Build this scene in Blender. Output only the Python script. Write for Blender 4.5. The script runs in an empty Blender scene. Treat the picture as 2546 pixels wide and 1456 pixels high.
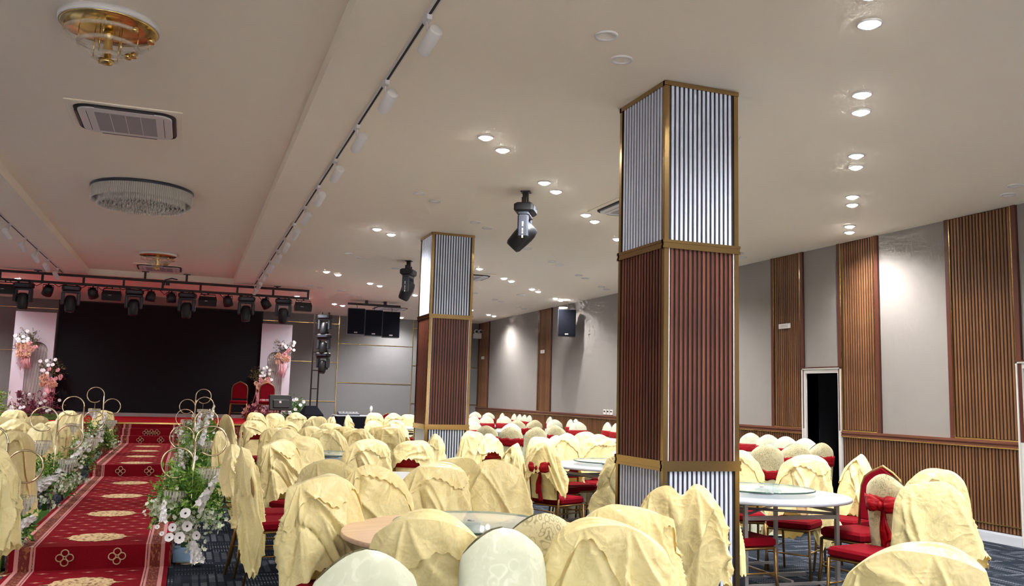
import bpy, math, random
from mathutils import Matrix, Vector
PI = math.pi
sc = bpy.context.scene
C = sc.collection

# ---------------------------------------------------------------- camera
cam_d = bpy.data.cameras.new('camera'); cam = bpy.data.objects.new('camera', cam_d); C.objects.link(cam)
CH = 1.458
yaw, pitch, roll = 0.35146745, 0.11893915, 0.02739584
fw = Vector((math.sin(yaw)*math.cos(pitch), math.cos(yaw)*math.cos(pitch), math.sin(pitch)))
rt = Vector((math.cos(yaw), -math.sin(yaw), 0)); up = rt.cross(fw)
rt, up = rt*math.cos(roll)+up*math.sin(roll), up*math.cos(roll)-rt*math.sin(roll)
M = Matrix((rt, up, -fw)).transposed().to_4x4(); M.translation = (0, 0, CH)
cam.matrix_world = M
cam_d.sensor_width = 36; cam_d.lens = 36*2163.2/2546; cam_d.clip_start = 0.05; cam_d.clip_end = 120
sc.camera = cam
# ---------------------------------------------------------------- world, exposure
w = bpy.data.worlds.new('world'); sc.world = w; w.use_nodes = True
w.node_tree.nodes['Background'].inputs[0].default_value = (1.0, 0.97, 0.94, 1)
w.node_tree.nodes['Background'].inputs[1].default_value = 1.5
vs = sc.view_settings; vs.view_transform = 'Standard'; vs.look = 'None'; vs.gamma = 1; vs.exposure = 2.06; vs.use_curve_mapping = False
sc.cycles.max_bounces = 7; sc.cycles.diffuse_bounces = 4; sc.cycles.glossy_bounces = 3
sc.cycles.use_adaptive_sampling = True; sc.cycles.adaptive_threshold = 0.12; sc.cycles.adaptive_min_samples = 12
sc.cycles.transmission_bounces = 4; sc.cycles.transparent_max_bounces = 8
sc.cycles.sample_clamp_indirect = 4.0; sc.cycles.caustics_reflective = False; sc.cycles.caustics_refractive = False

LAMP = 40      # watts per downlight
# key dimensions (metres; camera stands at x=y=0, stage wall at +y)
H = 3.744; HT = 3.87          # ceiling and recessed tray
XW = 8.55; YB = 26.25; XL = -9.87; YF = -5.5
TX0, TX1, TY1 = -2.09, 0.775, 19.85
LX = [2.33+1.09*i for i in range(6)]      # downlight columns

# ---------------------------------------------------------------- helpers
class MB:
    def __init__(s): s.v = []; s.f = []; s.sm = []
    def add(s, vs_, fs, smooth=False):
        o = len(s.v); s.v += [tuple(p) for p in vs_]
        s.f += [tuple(i+o for i in f) for f in fs]; s.sm += [smooth]*len(fs); return s
    def box(s, x0, x1, y0, y1, z0, z1, m=None):
        p = [(x, y, z) for z in (z0, z1) for y in (y0, y1) for x in (x0, x1)]
        if m is not None: p = [m @ Vector(q) for q in p]
        return s.add(p, [(0, 2, 3, 1), (4, 5, 7, 6), (0, 1, 5, 4), (2, 6, 7, 3), (0, 4, 6, 2), (1, 3, 7, 5)])
    def cbox(s, c, d, m=None):
        return s.box(c[0]-d[0]/2, c[0]+d[0]/2, c[1]-d[1]/2, c[1]+d[1]/2, c[2]-d[2]/2, c[2]+d[2]/2, m)
    def bbox(s, x0, x1, y0, y1, z0, z1, b, m=None):   # box with chamfered vertical and top/bottom edges
        loops = []
        for z, i in ((z0, b), (z0+b, 0), (z1-b, 0), (z1, b)):
            X0, X1, Y0, Y1 = x0+i, x1-i, y0+i, y1-i
            loops.append([(X0+b, Y0, z), (X1-b, Y0, z), (X1, Y0+b, z), (X1, Y1-b, z), (X1-b, Y1, z), (X0+b, Y1, z), (X0, Y1-b, z), (X0, Y0+b, z)])
        return s.loops(loops, m=m, smooth=False)
    def loops(s, L, close=True, cap=True, m=None, smooth=True, ring=False):
        n = len(L[0]); p = [q for l in L for q in l]
        if m is not None: p = [m @ Vector(q) for q in p]
        f = []
        K = len(L) if ring else len(L)-1
        for i in range(K):
            j = (i+1) % len(L)
            for k in range(n if close else n-1):
                l = (k+1) % n
                f.append((i*n+k, i*n+l, j*n+l, j*n+k))
        s.add(p, f, smooth)
        if cap and close and not ring:
            o = len(s.v)-len(p)
            s.f += [tuple(o+k for k in reversed(range(n))), tuple(o+(len(L)-1)*n+k for k in range(n))]; s.sm += [False, False]
        return s
    def tube(s, pts, r, n=8, closed=False, m=None, cap=True):
        pts = [Vector(p) for p in pts]; L = []; N = len(pts)
        if not isinstance(r, (list, tuple)): r = [r]*N
        prev = None
        for i, p in enumerate(pts):
            a = pts[(i-1) % N] if (i or closed) else p; b = pts[(i+1) % N] if (i < N-1 or closed) else p
            t = (b-a).normalized()
            if prev is None:
                u = t.orthogonal().normalized()
            else:
                u = (prev - t*prev.dot(t)); u = u.normalized() if u.length > 1e-6 else t.orthogonal().normalized()
            prev = u; v = t.cross(u)
            L.append([p+u*(r[i]*math.cos(2*PI*k/n))+v*(r[i]*math.sin(2*PI*k/n)) for k in range(n)])
        return s.loops(L, ring=closed, m=m, cap=cap)
    def lathe(s, prof, n=24, m=None, cap=True, smooth=True):
        return s.loops([[(r*math.cos(2*PI*k/n), r*math.sin(2*PI*k/n), z) for k in range(n)] for r, z in prof], m=m, cap=cap, smooth=smooth)
    def prism(s, poly, z0, z1, m=None):
        return s.loops([[(x, y, z0) for x, y in poly], [(x, y, z1) for x, y in poly]], m=m, smooth=False)
    def mesh(s, name):
        me = bpy.data.meshes.new(name); me.from_pydata(s.v, [], s.f)
        me.polygons.foreach_set('use_smooth', s.sm); me.update(); return me
    def obj(s, name, mat, parent=None, loc=None, rz=0): return mob(name, s.mesh(name), mat, parent, loc, rz)

def mob(name, me, mat=None, parent=None, loc=None, rz=0):
    o = bpy.data.objects.new(name, me); C.objects.link(o)
    if mat is not None and not me.materials: me.materials.append(mat)
    if parent is not None: o.parent = parent
    if loc is not None: o.location = loc
    if rz: o.rotation_euler = (0, 0, rz)
    return o
def tag(o, label, cat, group=None, kind=None):
    if label: o['label'] = label
    if cat: o['category'] = cat
    if group: o['group'] = group
    if kind: o['kind'] = kind
    return o
def struct(o, label=None): o['kind'] = 'structure'; (o.__setitem__('label', label) if label else None); return o
def stuff(o): o['kind'] = 'stuff'; return o
def thing(name, label, cat, loc=(0, 0, 0), rz=0, group=None):
    o = bpy.data.objects.new(name, None); C.objects.link(o); o.location = loc; o.rotation_euler = (0, 0, rz)
    o.empty_display_size = 0.1
    return tag(o, label, cat, group)
def copy_tree(o, parent=None):
    c = o.copy(); C.objects.link(c); c.parent = parent
    for ch in list(o.children): copy_tree(ch, c)
    return c
def T(x, y, z): return Matrix.Translation((x, y, z))
def RX(a): return Matrix.Rotation(a, 4, 'X')
def RY(a): return Matrix.Rotation(a, 4, 'Y')
def RZ(a): return Matrix.Rotation(a, 4, 'Z')
ORD = 'first second third fourth fifth sixth seventh eighth ninth tenth eleventh twelfth thirteenth fourteenth'.split()

# ---------------------------------------------------------------- materials
def mat(name, col, rough=0.6, metal=0.0, spec=0.5, trans=0, ior=1.45, emit=None, es=0, sheen=0, alpha=1):
    m = bpy.data.materials.new(name); m.use_nodes = True
    b = m.node_tree.nodes['Principled BSDF']
    b.inputs['Base Color'].default_value = (*col, 1); b.inputs['Roughness'].default_value = rough
    b.inputs['Metallic'].default_value = metal; b.inputs['Specular IOR Level'].default_value = spec
    b.inputs['Transmission Weight'].default_value = trans; b.inputs['IOR'].default_value = ior
    b.inputs['Sheen Weight'].default_value = sheen; b.inputs['Alpha'].default_value = alpha
    if emit: b.inputs['Emission Color'].default_value = (*emit, 1); b.inputs['Emission Strength'].default_value = es
    return m
class NT:
    def __init__(s, m): s.m = m; s.t = m.node_tree; s.b = s.t.nodes['Principled BSDF']
    def n(s, typ, **kw):
        o = s.t.nodes.new(typ)
        for k, v in kw.items():
            if k.startswith('i_'): o.inputs[k[2:].replace('_', ' ')].default_value = v
            else: setattr(o, k, v)
        return o
    def l(s, a, b): s.t.links.new(a, b)
    def coord(s, scale=(1, 1, 1), kind='Object', rot=(0, 0, 0)):
        c = s.n('ShaderNodeTexCoord'); m = s.n('ShaderNodeMapping'); m.inputs['Scale'].default_value = scale; m.inputs['Rotation'].default_value = rot
        s.l(c.outputs[kind], m.inputs[0]); return m.outputs[0]
    def noise(s, vec, scale, detail=2, rough=0.5, dist=0):
        n = s.n('ShaderNodeTexNoise'); n.inputs['Scale'].default_value = scale; n.inputs['Detail'].default_value = detail
        n.inputs['Roughness'].default_value = rough; n.inputs['Distortion'].default_value = dist; s.l(vec, n.inputs['Vector']); return n.outputs['Fac']
    def math(s, op, a, b=0.0, c=None):
        n = s.n('ShaderNodeMath', operation=op)
        for i, x in enumerate((a, b, c)):
            if x is None: continue
            if isinstance(x, (int, float)): n.inputs[i].default_value = x
            else: s.l(x, n.inputs[i])
        return n.outputs[0]
    def ramp(s, fac, stops):
        r = s.n('ShaderNodeValToRGB'); e = r.color_ramp.elements
        while len(e) < len(stops): e.new(0.5)
        for x, (p, c) in zip(e, stops): x.position = p; x.color = (*c, 1) if len(c) == 3 else c
        s.l(fac, r.inputs[0]); return r.outputs[0]
    def mix(s, fac, a, b, mode='MIX'):
        n = s.n('ShaderNodeMix', data_type='RGBA', blend_type=mode)
        for inp, x in ((n.inputs[0], fac), (n.inputs[6], a), (n.inputs[7], b)):
            if isinstance(x, (int, float)): inp.default_value = x
            elif isinstance(x, tuple): inp.default_value = (*x, 1)
            else: s.l(x, inp)
        return n.outputs[2]
    def col(s, c): s.l(c, s.b.inputs['Base Color'])
    def bump(s, h, strength=0.3, dist=0.01):
        b = s.n('ShaderNodeBump'); b.inputs['Strength'].default_value = strength; b.inputs['Distance'].default_value = dist
        s.l(h, b.inputs['Height']); s.l(b.outputs[0], s.b.inputs['Normal'])
def g(v): return ((v/255.0+0.055)/1.055)**2.4 if v > 10 else v/255/12.92
def rgb(r_, g_, b_): return (g(r_), g(g_), g(b_))

def m_paint(name, c, var=0.03, rough=0.75):
    m = mat(name, c, rough, spec=0.3); n = NT(m); f = n.noise(n.coord(), 3, 4)
    n.col(n.mix(f, tuple(x*(1-var) for x in c), tuple(min(1, x*(1+var)) for x in c))); return m
def m_wood(name, c1, c2, rough=0.42, axis='z', objvar=True):
    m = mat(name, c1, rough); n = NT(m)
    sx = {'z': (30, 30, 1.5), 'y': (30, 1.5, 30), 'x': (1.5, 30, 30)}[axis]
    f = n.noise(n.coord(sx), 1.0, 5, 0.6)
    if objvar:
        oi = n.n('ShaderNodeObjectInfo'); f = n.math('ADD', n.math('MULTIPLY', f, 0.8), n.math('MULTIPLY_ADD', oi.outputs['Random'], 0.24, -0.02))
    n.col(n.ramp(f, [(0.25, c1), (0.75, c2)])); return m
def m_cloth(name, c, dark, rough=0.37, pat=0.35, scale=17.0, bump=0.35, tl=None):
    """satin damask: scroll pattern from distorted cell rings, soft creases in the bump"""
    m = mat(name, c, rough, spec=0.45, sheen=0.15); n = NT(m); v = n.coord()
    d = n.n('ShaderNodeTexNoise'); d.inputs['Scale'].default_value = 7; n.l(v, d.inputs['Vector'])
    va = n.n('ShaderNodeVectorMath', operation='MULTIPLY_ADD'); n.l(d.outputs['Color'], va.inputs[0]); va.inputs[1].default_value = (0.12,)*3; n.l(v, va.inputs[2])
    vo = n.n('ShaderNodeTexVoronoi', feature='F1'); vo.inputs['Scale'].default_value = scale; n.l(va.outputs[0], vo.inputs['Vector'])
    s_ = n.math('SINE', n.math('MULTIPLY', vo.outputs['Distance'], 17.0))
    f = n.ramp(s_, [(0.35, (0, 0, 0)), (0.65, (1, 1, 1))])
    mask = n.ramp(n.noise(v, 9, 1), [(0.4, (0, 0, 0)), (0.5, (1, 1, 1))])
    f2 = n.math('MULTIPLY', n.math('MULTIPLY', f, mask), pat)
    big = n.noise(v, 2.5, 2)
    base = n.mix(big, tuple(x*0.93 for x in c), tuple(min(1, x*1.05) for x in c))
    n.col(n.mix(f2, base, dark))
    n.l(n.math('MULTIPLY_ADD', f2, -0.3, rough), n.b.inputs['Roughness'])
    cr = n.n('ShaderNodeTexWave', wave_type='BANDS'); cr.inputs['Scale'].default_value = 2.2; cr.inputs['Distortion'].default_value = 9; cr.inputs['Detail'].default_value = 3; cr.inputs['Detail Scale'].default_value = 1.2
    n.l(v, cr.inputs['Vector'])
    def ridge(sc_, dd): return n.math('ABSOLUTE', n.math('MULTIPLY_ADD', n.noise(v, sc_, 2, 0.5, dd), 2.0, -1.0))
    hgt = n.math('ADD', n.math('MULTIPLY', cr.outputs['Fac'], 0.35), n.math('ADD', n.math('MULTIPLY', ridge(6.0, 0.8), -1.1), n.math('MULTIPLY', ridge(13.0, 0.5), -0.5)))
    n.bump(hgt, bump, 0.03)
    if tl:      # thin satin lets a little warm light through
        tr_ = n.n('ShaderNodeBsdfTranslucent'); tr_.inputs[0].default_value = (*tl, 1); mx = n.n('ShaderNodeMixShader'); mx.inputs[0].default_value = 0.15
        n.l(n.b.outputs[0], mx.inputs[1]); n.l(tr_.outputs[0], mx.inputs[2]); n.l(mx.outputs[0], n.t.nodes['Material Output'].inputs[0])
    return m
def m_leaf(name, c1, c2):
    m = mat(name, c1, 0.5); n = NT(m); ge = n.n('ShaderNodeNewGeometry')
    n.col(n.ramp(ge.outputs['Random Per Island'], [(0.0, c1), (1.0, c2)])); return m

K = {}
K['ceiling'] = m_paint('ceiling paint', (0.97, 0.89, 0.76), 0.01)
K['wall_beige'] = m_paint('beige wall covering', rgb(145, 140, 137), 0.02)
n = NT(K['wall_beige']); n.bump(n.noise(n.coord((90, 90, 6)), 1, 3), 0.12, 0.01)
K['wall_grey'] = m_paint('grey wall covering', rgb(128, 128, 130), 0.03)
n = NT(K['wall_grey']); n.bump(n.noise(n.coord((70, 70, 70)), 1, 3), 0.15, 0.01)
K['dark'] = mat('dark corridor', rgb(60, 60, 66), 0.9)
K['white_frame'] = m_paint('white door frame', rgb(205, 203, 200), 0.02, 0.45)
K['base_white'] = m_paint('pale blue skirting', rgb(190, 195, 205), 0.02, 0.4)
K['gold'] = mat('gold mirror metal', rgb(226, 192, 124), 0.2, 1.0)
K['gold_matt'] = mat('brushed gold', rgb(168, 140, 96), 0.22, 1.0)
K['chairgold'] = mat('bronze gold tube', rgb(150, 118, 72), 0.38, 0.85)
K['ringgold'] = mat('champagne gold tube', rgb(226, 208, 176), 0.2, 1.0)
K['oak'] = m_wood('honey walnut slat', rgb(90, 58, 37), rgb(142, 100, 66))
K['oakbase'] = m_wood('dark slat backing', rgb(40, 22, 15), rgb(54, 32, 22), objvar=False)
K['frame_wood'] = m_wood('red brown wood trim', rgb(74, 36, 28), rgb(98, 54, 42), objvar=False)
K['railwood'] = m_wood('red brown rail', rgb(92, 50, 38), rgb(122, 76, 58), axis='y', objvar=False)
K['mahog'] = m_wood('mahogany slat', rgb(68, 34, 28), rgb(126, 72, 56), 0.38)
K['mahogbase'] = m_wood('dark mahogany backing', rgb(22, 10, 9), rgb(34, 16, 14), objvar=False)
K['silver'] = mat('silver slat', rgb(212, 220, 240), 0.4, 0.1)
n = NT(K['silver']); oi = n.n('ShaderNodeObjectInfo'); n.col(n.mix(n.noise(n.coord((60, 60, 60)), 1, 2), rgb(208, 217, 240), rgb(222, 230, 248)))
K['silverbase'] = mat('dark silver backing', rgb(52, 52, 60), 0.5, 0.3)
K['white_strip'] = mat('pale edge strip', rgb(205, 195, 200), 0.35)
K['red_up'] = mat('red upholstery', rgb(114, 6, 22), 0.9, spec=0.1)
n = NT(K['red_up']); n.bump(n.noise(n.coord((300, 300, 300)), 1, 2), 0.15, 0.003)
K['sash'] = mat('red satin sash', rgb(142, 4, 18), 0.5, spec=0.25)
n = NT(K['sash']); n.bump(n.noise(n.coord((14, 14, 30)), 1, 3), 0.5, 0.02)
K['yellow'] = m_cloth('yellow satin damask', rgb(248, 235, 176), rgb(228, 204, 132), pat=0.3, scale=26.0, bump=0.36, tl=rgb(250, 206, 96))
K['cream'] = m_cloth('cream satin damask', rgb(198, 202, 180), rgb(218, 222, 204), 0.35, 0.55, 15, 0.12)
K['grey_damask'] = m_cloth('grey beige damask', rgb(204, 196, 158), rgb(138, 128, 90), 0.5, 0.7, 34, 0.2)
K['black'] = mat('black equipment plastic', rgb(22, 24, 28), 0.42)
K['blackmetal'] = mat('black powder coated steel', rgb(30, 22, 22), 0.4, 0.3)
K['blackcloth'] = mat('black speaker cloth', rgb(20, 22, 30), 0.9, spec=0.1)
K['greyplastic'] = mat('grey equipment shell', rgb(52, 56, 66), 0.38)
K['screen'] = mat('black led wall', rgb(24, 25, 30), 0.85, spec=0.15)
K['lens'] = mat('lamp lens', rgb(150, 160, 175), 0.1, 0.4)
K['white_pl'] = mat('white plastic', rgb(225, 222, 222), 0.4)
K['greyvent'] = mat('grey vent', rgb(165, 160, 165), 0.6)
K['vent_dark'] = mat('dark slot', rgb(40, 38, 38), 0.7)
K['led'] = mat('lit led', (1, 1, 1), 0.5, emit=(1.0, 0.96, 0.9), es=22)
K['led'].cycles.emission_sampling = 'NONE'
K['ledoff'] = mat('unlit diffuser', (0.9, 0.85, 0.78), 0.5)
K['crystal'] = mat('crystal', (0.80, 0.77, 0.72), 0.06, ior=1.6, spec=1.0, alpha=0.45)
K['acrylic'] = mat('clear acrylic', (0.8, 0.74, 0.62), 0.05, ior=1.45, spec=1.0, alpha=0.3)
K['glass'] = mat('green tinted glass', (0.55, 0.72, 0.66), 0.03, ior=1.5, spec=1.0, alpha=0.36)
K['glass_edge'] = mat('dark glass edge', rgb(30, 62, 54), 0.1, spec=0.8)
K['steel'] = mat('grey steel tube', rgb(150, 148, 150), 0.4, 0.6)
K['top_white'] = mat('white laminate', rgb(166, 172, 184), 0.28)
K['top_wood'] = m_wood('beige wood laminate', rgb(196, 158, 128), rgb(222, 190, 162), 0.3, 'x', False)
K['runner'] = mat('red runner pile', rgb(126, 16, 30), 0.95, spec=0.1)
n = NT(K['runner']); n.col(n.mix(n.noise(n.coord((80, 8, 80)), 1, 3), rgb(104, 8, 20), rgb(134, 18, 32)))
K['runner_band'] = mat('brown runner border', rgb(112, 42, 34), 0.9)
n = NT(K['runner_band']); n.col(n.ramp(n.noise(n.coord((60, 25, 25)), 1, 2), [(0.5, rgb(104, 34, 30)), (0.62, rgb(150, 90, 62))]))
K['runner_stripe'] = mat('pink runner stripe', rgb(196, 134, 134), 0.9)
K['runner_cream'] = mat('cream runner motif', rgb(206, 176, 132), 0.9)
n = NT(K['runner_cream']); n.col(n.ramp(n.noise(n.coord((28, 28, 28)), 1, 2), [(0.52, rgb(212, 184, 140)), (0.6, rgb(130, 84, 60))]))
K['runner_pink'] = mat('rose runner motif', rgb(206, 130, 118), 0.9)
K['runner_tan'] = mat('tan petal motif', rgb(186, 158, 128), 0.9)
K['stage_red'] = mat('bright red stage carpet', rgb(150, 12, 24), 0.95, spec=0.1)
K['leaf'] = m_leaf('fresh green leaf', rgb(64, 130, 42), rgb(164, 198, 84))
K['leaf_dark'] = m_leaf('dark green leaf', rgb(42, 98, 38), rgb(102, 154, 66))
K['leaf_olive'] = m_leaf('olive brown leaf', rgb(70, 66, 36), rgb(120, 110, 66))
K['leaf_pale'] = m_leaf('pale green blossom', rgb(196, 212, 178), rgb(240, 244, 232))
K['petal'] = mat('white petal', rgb(248, 248, 252), 0.6)
K['peach'] = m_leaf('peach petal', rgb(184, 130, 108), rgb(220, 182, 160))
K['pinkp'] = m_leaf('dusty pink petal', rgb(190, 120, 130), rgb(236, 180, 186))
K['magenta'] = m_leaf('magenta petal', rgb(74, 18, 32), rgb(140, 62, 88))
K['tassel'] = m_leaf('pink tassel', rgb(226, 150, 160), rgb(244, 190, 198))
K['pistil'] = mat('dark flower centre', rgb(30, 28, 40), 0.7)
K['stem'] = mat('green stem', rgb(60, 90, 40), 0.6)
K['blue_box'] = mat('pale blue foam box', rgb(150, 186, 226), 0.5)
K['board'] = m_paint('glossy pinkish board', rgb(196, 192, 206), 0.02, 0.18)
K['tinsel'] = mat('silver tinsel strands', rgb(206, 198, 200), 0.3, 0.5)
K['lampcore'] = mat('lamp core', rgb(118, 110, 98), 0.4, 0.3)
K['bulk'] = mat('plain pale face', rgb(200, 196, 190), 0.6)

# floor carpet: grey tiles with rows of short pale dashes, every other tile turned
def m_floor():
    m = mat('dashed grey carpet', rgb(70, 74, 84), 1.0, spec=0.0); n = NT(m)
    def dashes(sx, sy):
        v = n.coord((1, 1, 1)); sp = n.n('ShaderNodeSeparateXYZ'); n.l(v, sp.inputs[0])
        a, b = (sp.outputs[0], sp.outputs[1]) if sx else (sp.outputs[1], sp.outputs[0])
        row = n.math('FLOOR', n.math('MULTIPLY', b, 16.0))
        st = n.math('FRACT', n.math('MULTIPLY', a, 42.0)); on = n.math('LESS_THAN', st, 0.5)
        rr = n.math('FRACT', n.math('MULTIPLY', b, 16.0)); on2 = n.math('LESS_THAN', rr, 0.72)
        cm = n.n('ShaderNodeCombineXYZ'); n.l(n.math('FLOOR', n.math('MULTIPLY', a, 3.2)), cm.inputs[0]); n.l(row, cm.inputs[1])
        wn = n.n('ShaderNodeTexWhiteNoise', noise_dimensions='2D'); n.l(cm.outputs[0], wn.inputs['Vector'])
        return n.math('MULTIPLY', n.math('MULTIPLY', on, on2), n.math('MULTIPLY', wn.outputs['Value'], wn.outputs['Value']))
    ck = n.n('ShaderNodeTexChecker'); ck.inputs['Scale'].default_value = 2.0; n.l(n.coord(), ck.inputs['Vector'])
    A, B = dashes(True, 0), dashes(False, 0)
    f = n.math('ADD', n.math('MULTIPLY', A, ck.outputs['Fac']), n.math('MULTIPLY', B, n.math('SUBTRACT', 1.0, ck.outputs['Fac'])))
    base = n.mix(n.noise(n.coord(), 90, 2), rgb(28, 32, 40), rgb(46, 51, 60))
    n.col(n.mix(f, base, rgb(116, 122, 134))); return m
K['floor'] = m_floor()

# ---------------------------------------------------------------- lamps of the place
def lamp_spot(x, y, z, e, size=math.radians(150), blend=1.0, col=(1.0, 0.965, 0.925), r=0.06):
    l = bpy.data.lights.new('downlight_lamp', 'SPOT'); l.energy = e; l.spot_size = size; l.spot_blend = blend; l.color = col; l.shadow_soft_size = r
    o = bpy.data.objects.new('downlight_lamp', l); C.objects.link(o); o.location = (x, y, z); return o
# recessed downlights: pairs on a staggered grid, alternate diagonals switched on
def ring_mb(r0, r1, h):
    return MB().lathe([(r0, 0.0), (r1, 0.0), (r1, -h*0.5), (r1*0.97, -h), (r0*1.05, -h), (r0, -0.3*h), (r0, 0.0)], 20, cap=False)
dl_trim = ring_mb(0.055, 0.075, 0.012).mesh('trim_ring'); dl_trim.materials.append(K['white_pl'])
dl_on = MB().lathe([(0.0, -0.034), (0.025, -0.031), (0.045, -0.021), (0.056, -0.006)], 20, cap=False).mesh('diffuser'); dl_on.materials.append(K['led'])
dl_off = MB().lathe([(0.0, -0.001), (0.056, -0.004)], 20, cap=False).mesh('diffuser'); dl_off.materials.append(K['ledoff'])
ROWN = ['ceiling row beside the recessed tray', 'second ceiling row from the recessed tray', 'third ceiling row from the recessed tray', 'fourth ceiling row from the recessed tray', 'fifth ceiling row from the recessed tray', 'ceiling row nearest the side wall']
def downlight(x, y, on, lab):
    if on: lamp_spot(x, y, H-0.06, LAMP)
    t = thing('downlight', lab, 'downlight', (x, y, H), 0, 'lit recessed downlights' if on else 'unlit recessed downlights')
    mob('trim_ring', dl_trim, None, t); mob('diffuser', dl_on if on else dl_off, None, t)
COLS = ((3.065, 3.67, 5.28, 5.97), (3.095, 3.71, 11.75, 12.40))
def blocked(x, y):
    return any(a-.15 < x < b+.15 and c-.15 < y < d+.15 for a, b, c, d in COLS)
def inview(x, y, z, m=0.06):
    p = M.inverted() @ Vector((x, y, z))
    if p.z > -0.3: return False
    u, v = -p.x/p.z*2163.2/1273, -p.y/p.z*2163.2/728
    return abs(u) < 1+m and abs(v) < 1+m
for side in (1, -1):
    for i in range(6):
        seen = {True: [], False: []}
        for k in range(-7, 9):
            on = k % 2 == 0
            for q in (0, 1):
                x = LX[i]+0.27*q; y = 7.14+1.28*i+2.385*k+0.31*q
                if not YF+.4 < y < YB-.3 or blocked(x, y): continue
                xx = x if side > 0 else TX0+TX1-x
                if inview(xx, y, H):
                    if k not in seen[on]: seen[on].append(k)
                    downlight(xx, y, on, ('glowing' if on else 'unlit')+' downlight, '+('nearer' if q == 0 else 'farther')+' of '+ORD[len(seen[on])-1]+(' lit' if on else ' dark')+' pair, '+('left hall ' if side < 0 else '')+ROWN[i])
                elif on and not q: lamp_spot(xx, y, H-0.06, LAMP*2)

# ---------------------------------------------------------------- room shell
def wall(name, boxes, m, label):
    b = MB()
    for q in boxes: b.box(*q)
    return struct(b.obj(name, m), label)
fl = struct(MB().add([(XL, YF, 0), (XW, YF, 0), (XW, YB, 0), (XL, YB, 0), (XL, YF, -.1), (XW, YF, -.1), (XW, YB, -.1), (XL, YB, -.1)],
    [(0, 1, 2, 3), (7, 6, 5, 4), (0, 4, 5, 1), (1, 5, 6, 2), (2, 6, 7, 3), (3, 7, 4, 0)]).obj('floor', K['floor']), 'dark grey dashed carpet floor')
ce = MB()
ce.box(XL, TX0, YF, YB, H, H+.25).box(TX1, XW, YF, YB, H, H+.25).box(TX0, TX1, TY1, YB, H, H+.25).box(TX0, TX1, YF, YF+1.5, H, H+.25)
ce.box(TX0, TX1, YF+1.5, TY1, HT, H+.25)
struct(ce.obj('ceiling', K['ceiling']), 'cream ceiling with a long recessed tray')
struct(MB().box(XL, XW+.2, YB, YB+.2, 0, H+.25).obj('wall_back', K['wall_grey']), 'grey panelled wall behind the stage')
wb = bpy.data.objects['wall_back']
for (x0, x1, z0, z1) in [(4.12, 4.14, 0, H), (6.40, 6.42, 0, H), (-9.0, -8.98, 0, H), (4.14, 6.40, 2.90, 2.915), (4.14, 6.40, 1.745, 1.76), (4.14, 6.4, .6, .615)] + \
    [(a, b, z, z+.015) for z in (3.48, 2.33, 1.18) for a, b in ((XL, 4.12), (6.42, XW))]:
    MB().box(x0, x1, YB-.012, YB, z0, z1).obj('gold_strip', K['gold'], wb)
lb = MB().box(XL-.2, XL, YF-.2, YB+.2, 0, H+.25)
struct(lb.obj('wall_left', K['wall_beige']), 'beige side wall outside the picture')
# unseen wall behind the camera; openings added so world light lifts the ceiling
fb = MB(); xs = [XL, -7.2, -3.2, -1.6, 2.6, 4.2, 7.4, XW]
for i in range(0, 7, 2): fb.box(xs[i], xs[i+1], YF-.2, YF, 0, H+.25)
for i in (1, 3, 5): fb.box(xs[i], xs[i+1], YF-.2, YF, 2.7, H+.25)
struct(fb.obj('wall_front', K['wall_beige']), 'unseen wall behind the camera with openings added to admit fill light')
for j, i in enumerate((1, 3, 5)):
    wf = MB()
    for xx in (xs[i], (xs[i]+xs[i+1])/2-.03, xs[i+1]-.06): wf.box(xx, xx+.06, YF-.12, YF-.06, 0, 2.7)
    wf.box(xs[i], xs[i+1], YF-.12, YF-.06, 2.64, 2.7)
    struct(wf.obj('added_opening_%d' % (j+1), K['white_frame']), 'frame of an unseen opening added to admit fill light')

# right wall with two door openings
D1, D2 = (9.9, 10.58), (6.3, 7.0)
wr = struct(MB().box(XW, XW+.2, YF, D2[0], 0, H+.25).box(XW, XW+.2, D2[1], D1[0], 0, H+.25).box(XW, XW+.2, D1[1], YB, 0, H+.25)
            .box(XW, XW+.2, D2[0], D2[1], 1.92, H+.25).box(XW, XW+.2, D1[0], D1[1], 1.92, H+.25).obj('wall_right', K['wall_beige']), 'long beige side wall with slatted wood strips')
for j, (a, b) in enumerate((D1, D2)):
    d = struct(MB().box(XW-.03, XW+.2, a-.075, a, 0, 1.995).box(XW-.03, XW+.2, b, b+.075, 0, 1.995).box(XW-.03, XW+.2, a, b, 1.92, 1.995).obj('door_%d' % (j+1), K['white_frame']), 'white framed doorway opening on a dark passage' if j == 0 else 'white door frame at the far right picture edge')
    MB().box(XW-.045, XW-.03, a-.075, a-.055, 0, 1.995).box(XW-.045, XW-.03, b+.055, b+.075, 0, 1.995).box(XW-.045, XW-.03, a-.075, b+.075, 1.975, 1.995).obj('architrave_lip', K['white_frame'], d)
    MB().box(XW-.05, XW, a-.08, b+.08, 1.995, 2.01).obj('head_strip', K['frame_wood'], d)
    if j == 1: MB().bbox(XW+.1, XW+.14, a, b, .01, 1.92, .006).obj('door_leaf', K['white_frame'], d)
    else:
        MB().box(XW+.02, XW+.035, b-.012, b, .85, 1.0).obj('strike_plate', K['blackmetal'], d)
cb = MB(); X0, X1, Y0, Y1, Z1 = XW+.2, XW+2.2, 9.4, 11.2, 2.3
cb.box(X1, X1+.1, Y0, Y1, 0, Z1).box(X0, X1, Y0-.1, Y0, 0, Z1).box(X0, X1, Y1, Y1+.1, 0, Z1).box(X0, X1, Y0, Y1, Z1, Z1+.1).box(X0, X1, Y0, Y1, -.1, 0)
struct(cb.obj('wall_passage', K['dark']), 'dark passage behind the doorway')

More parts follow.
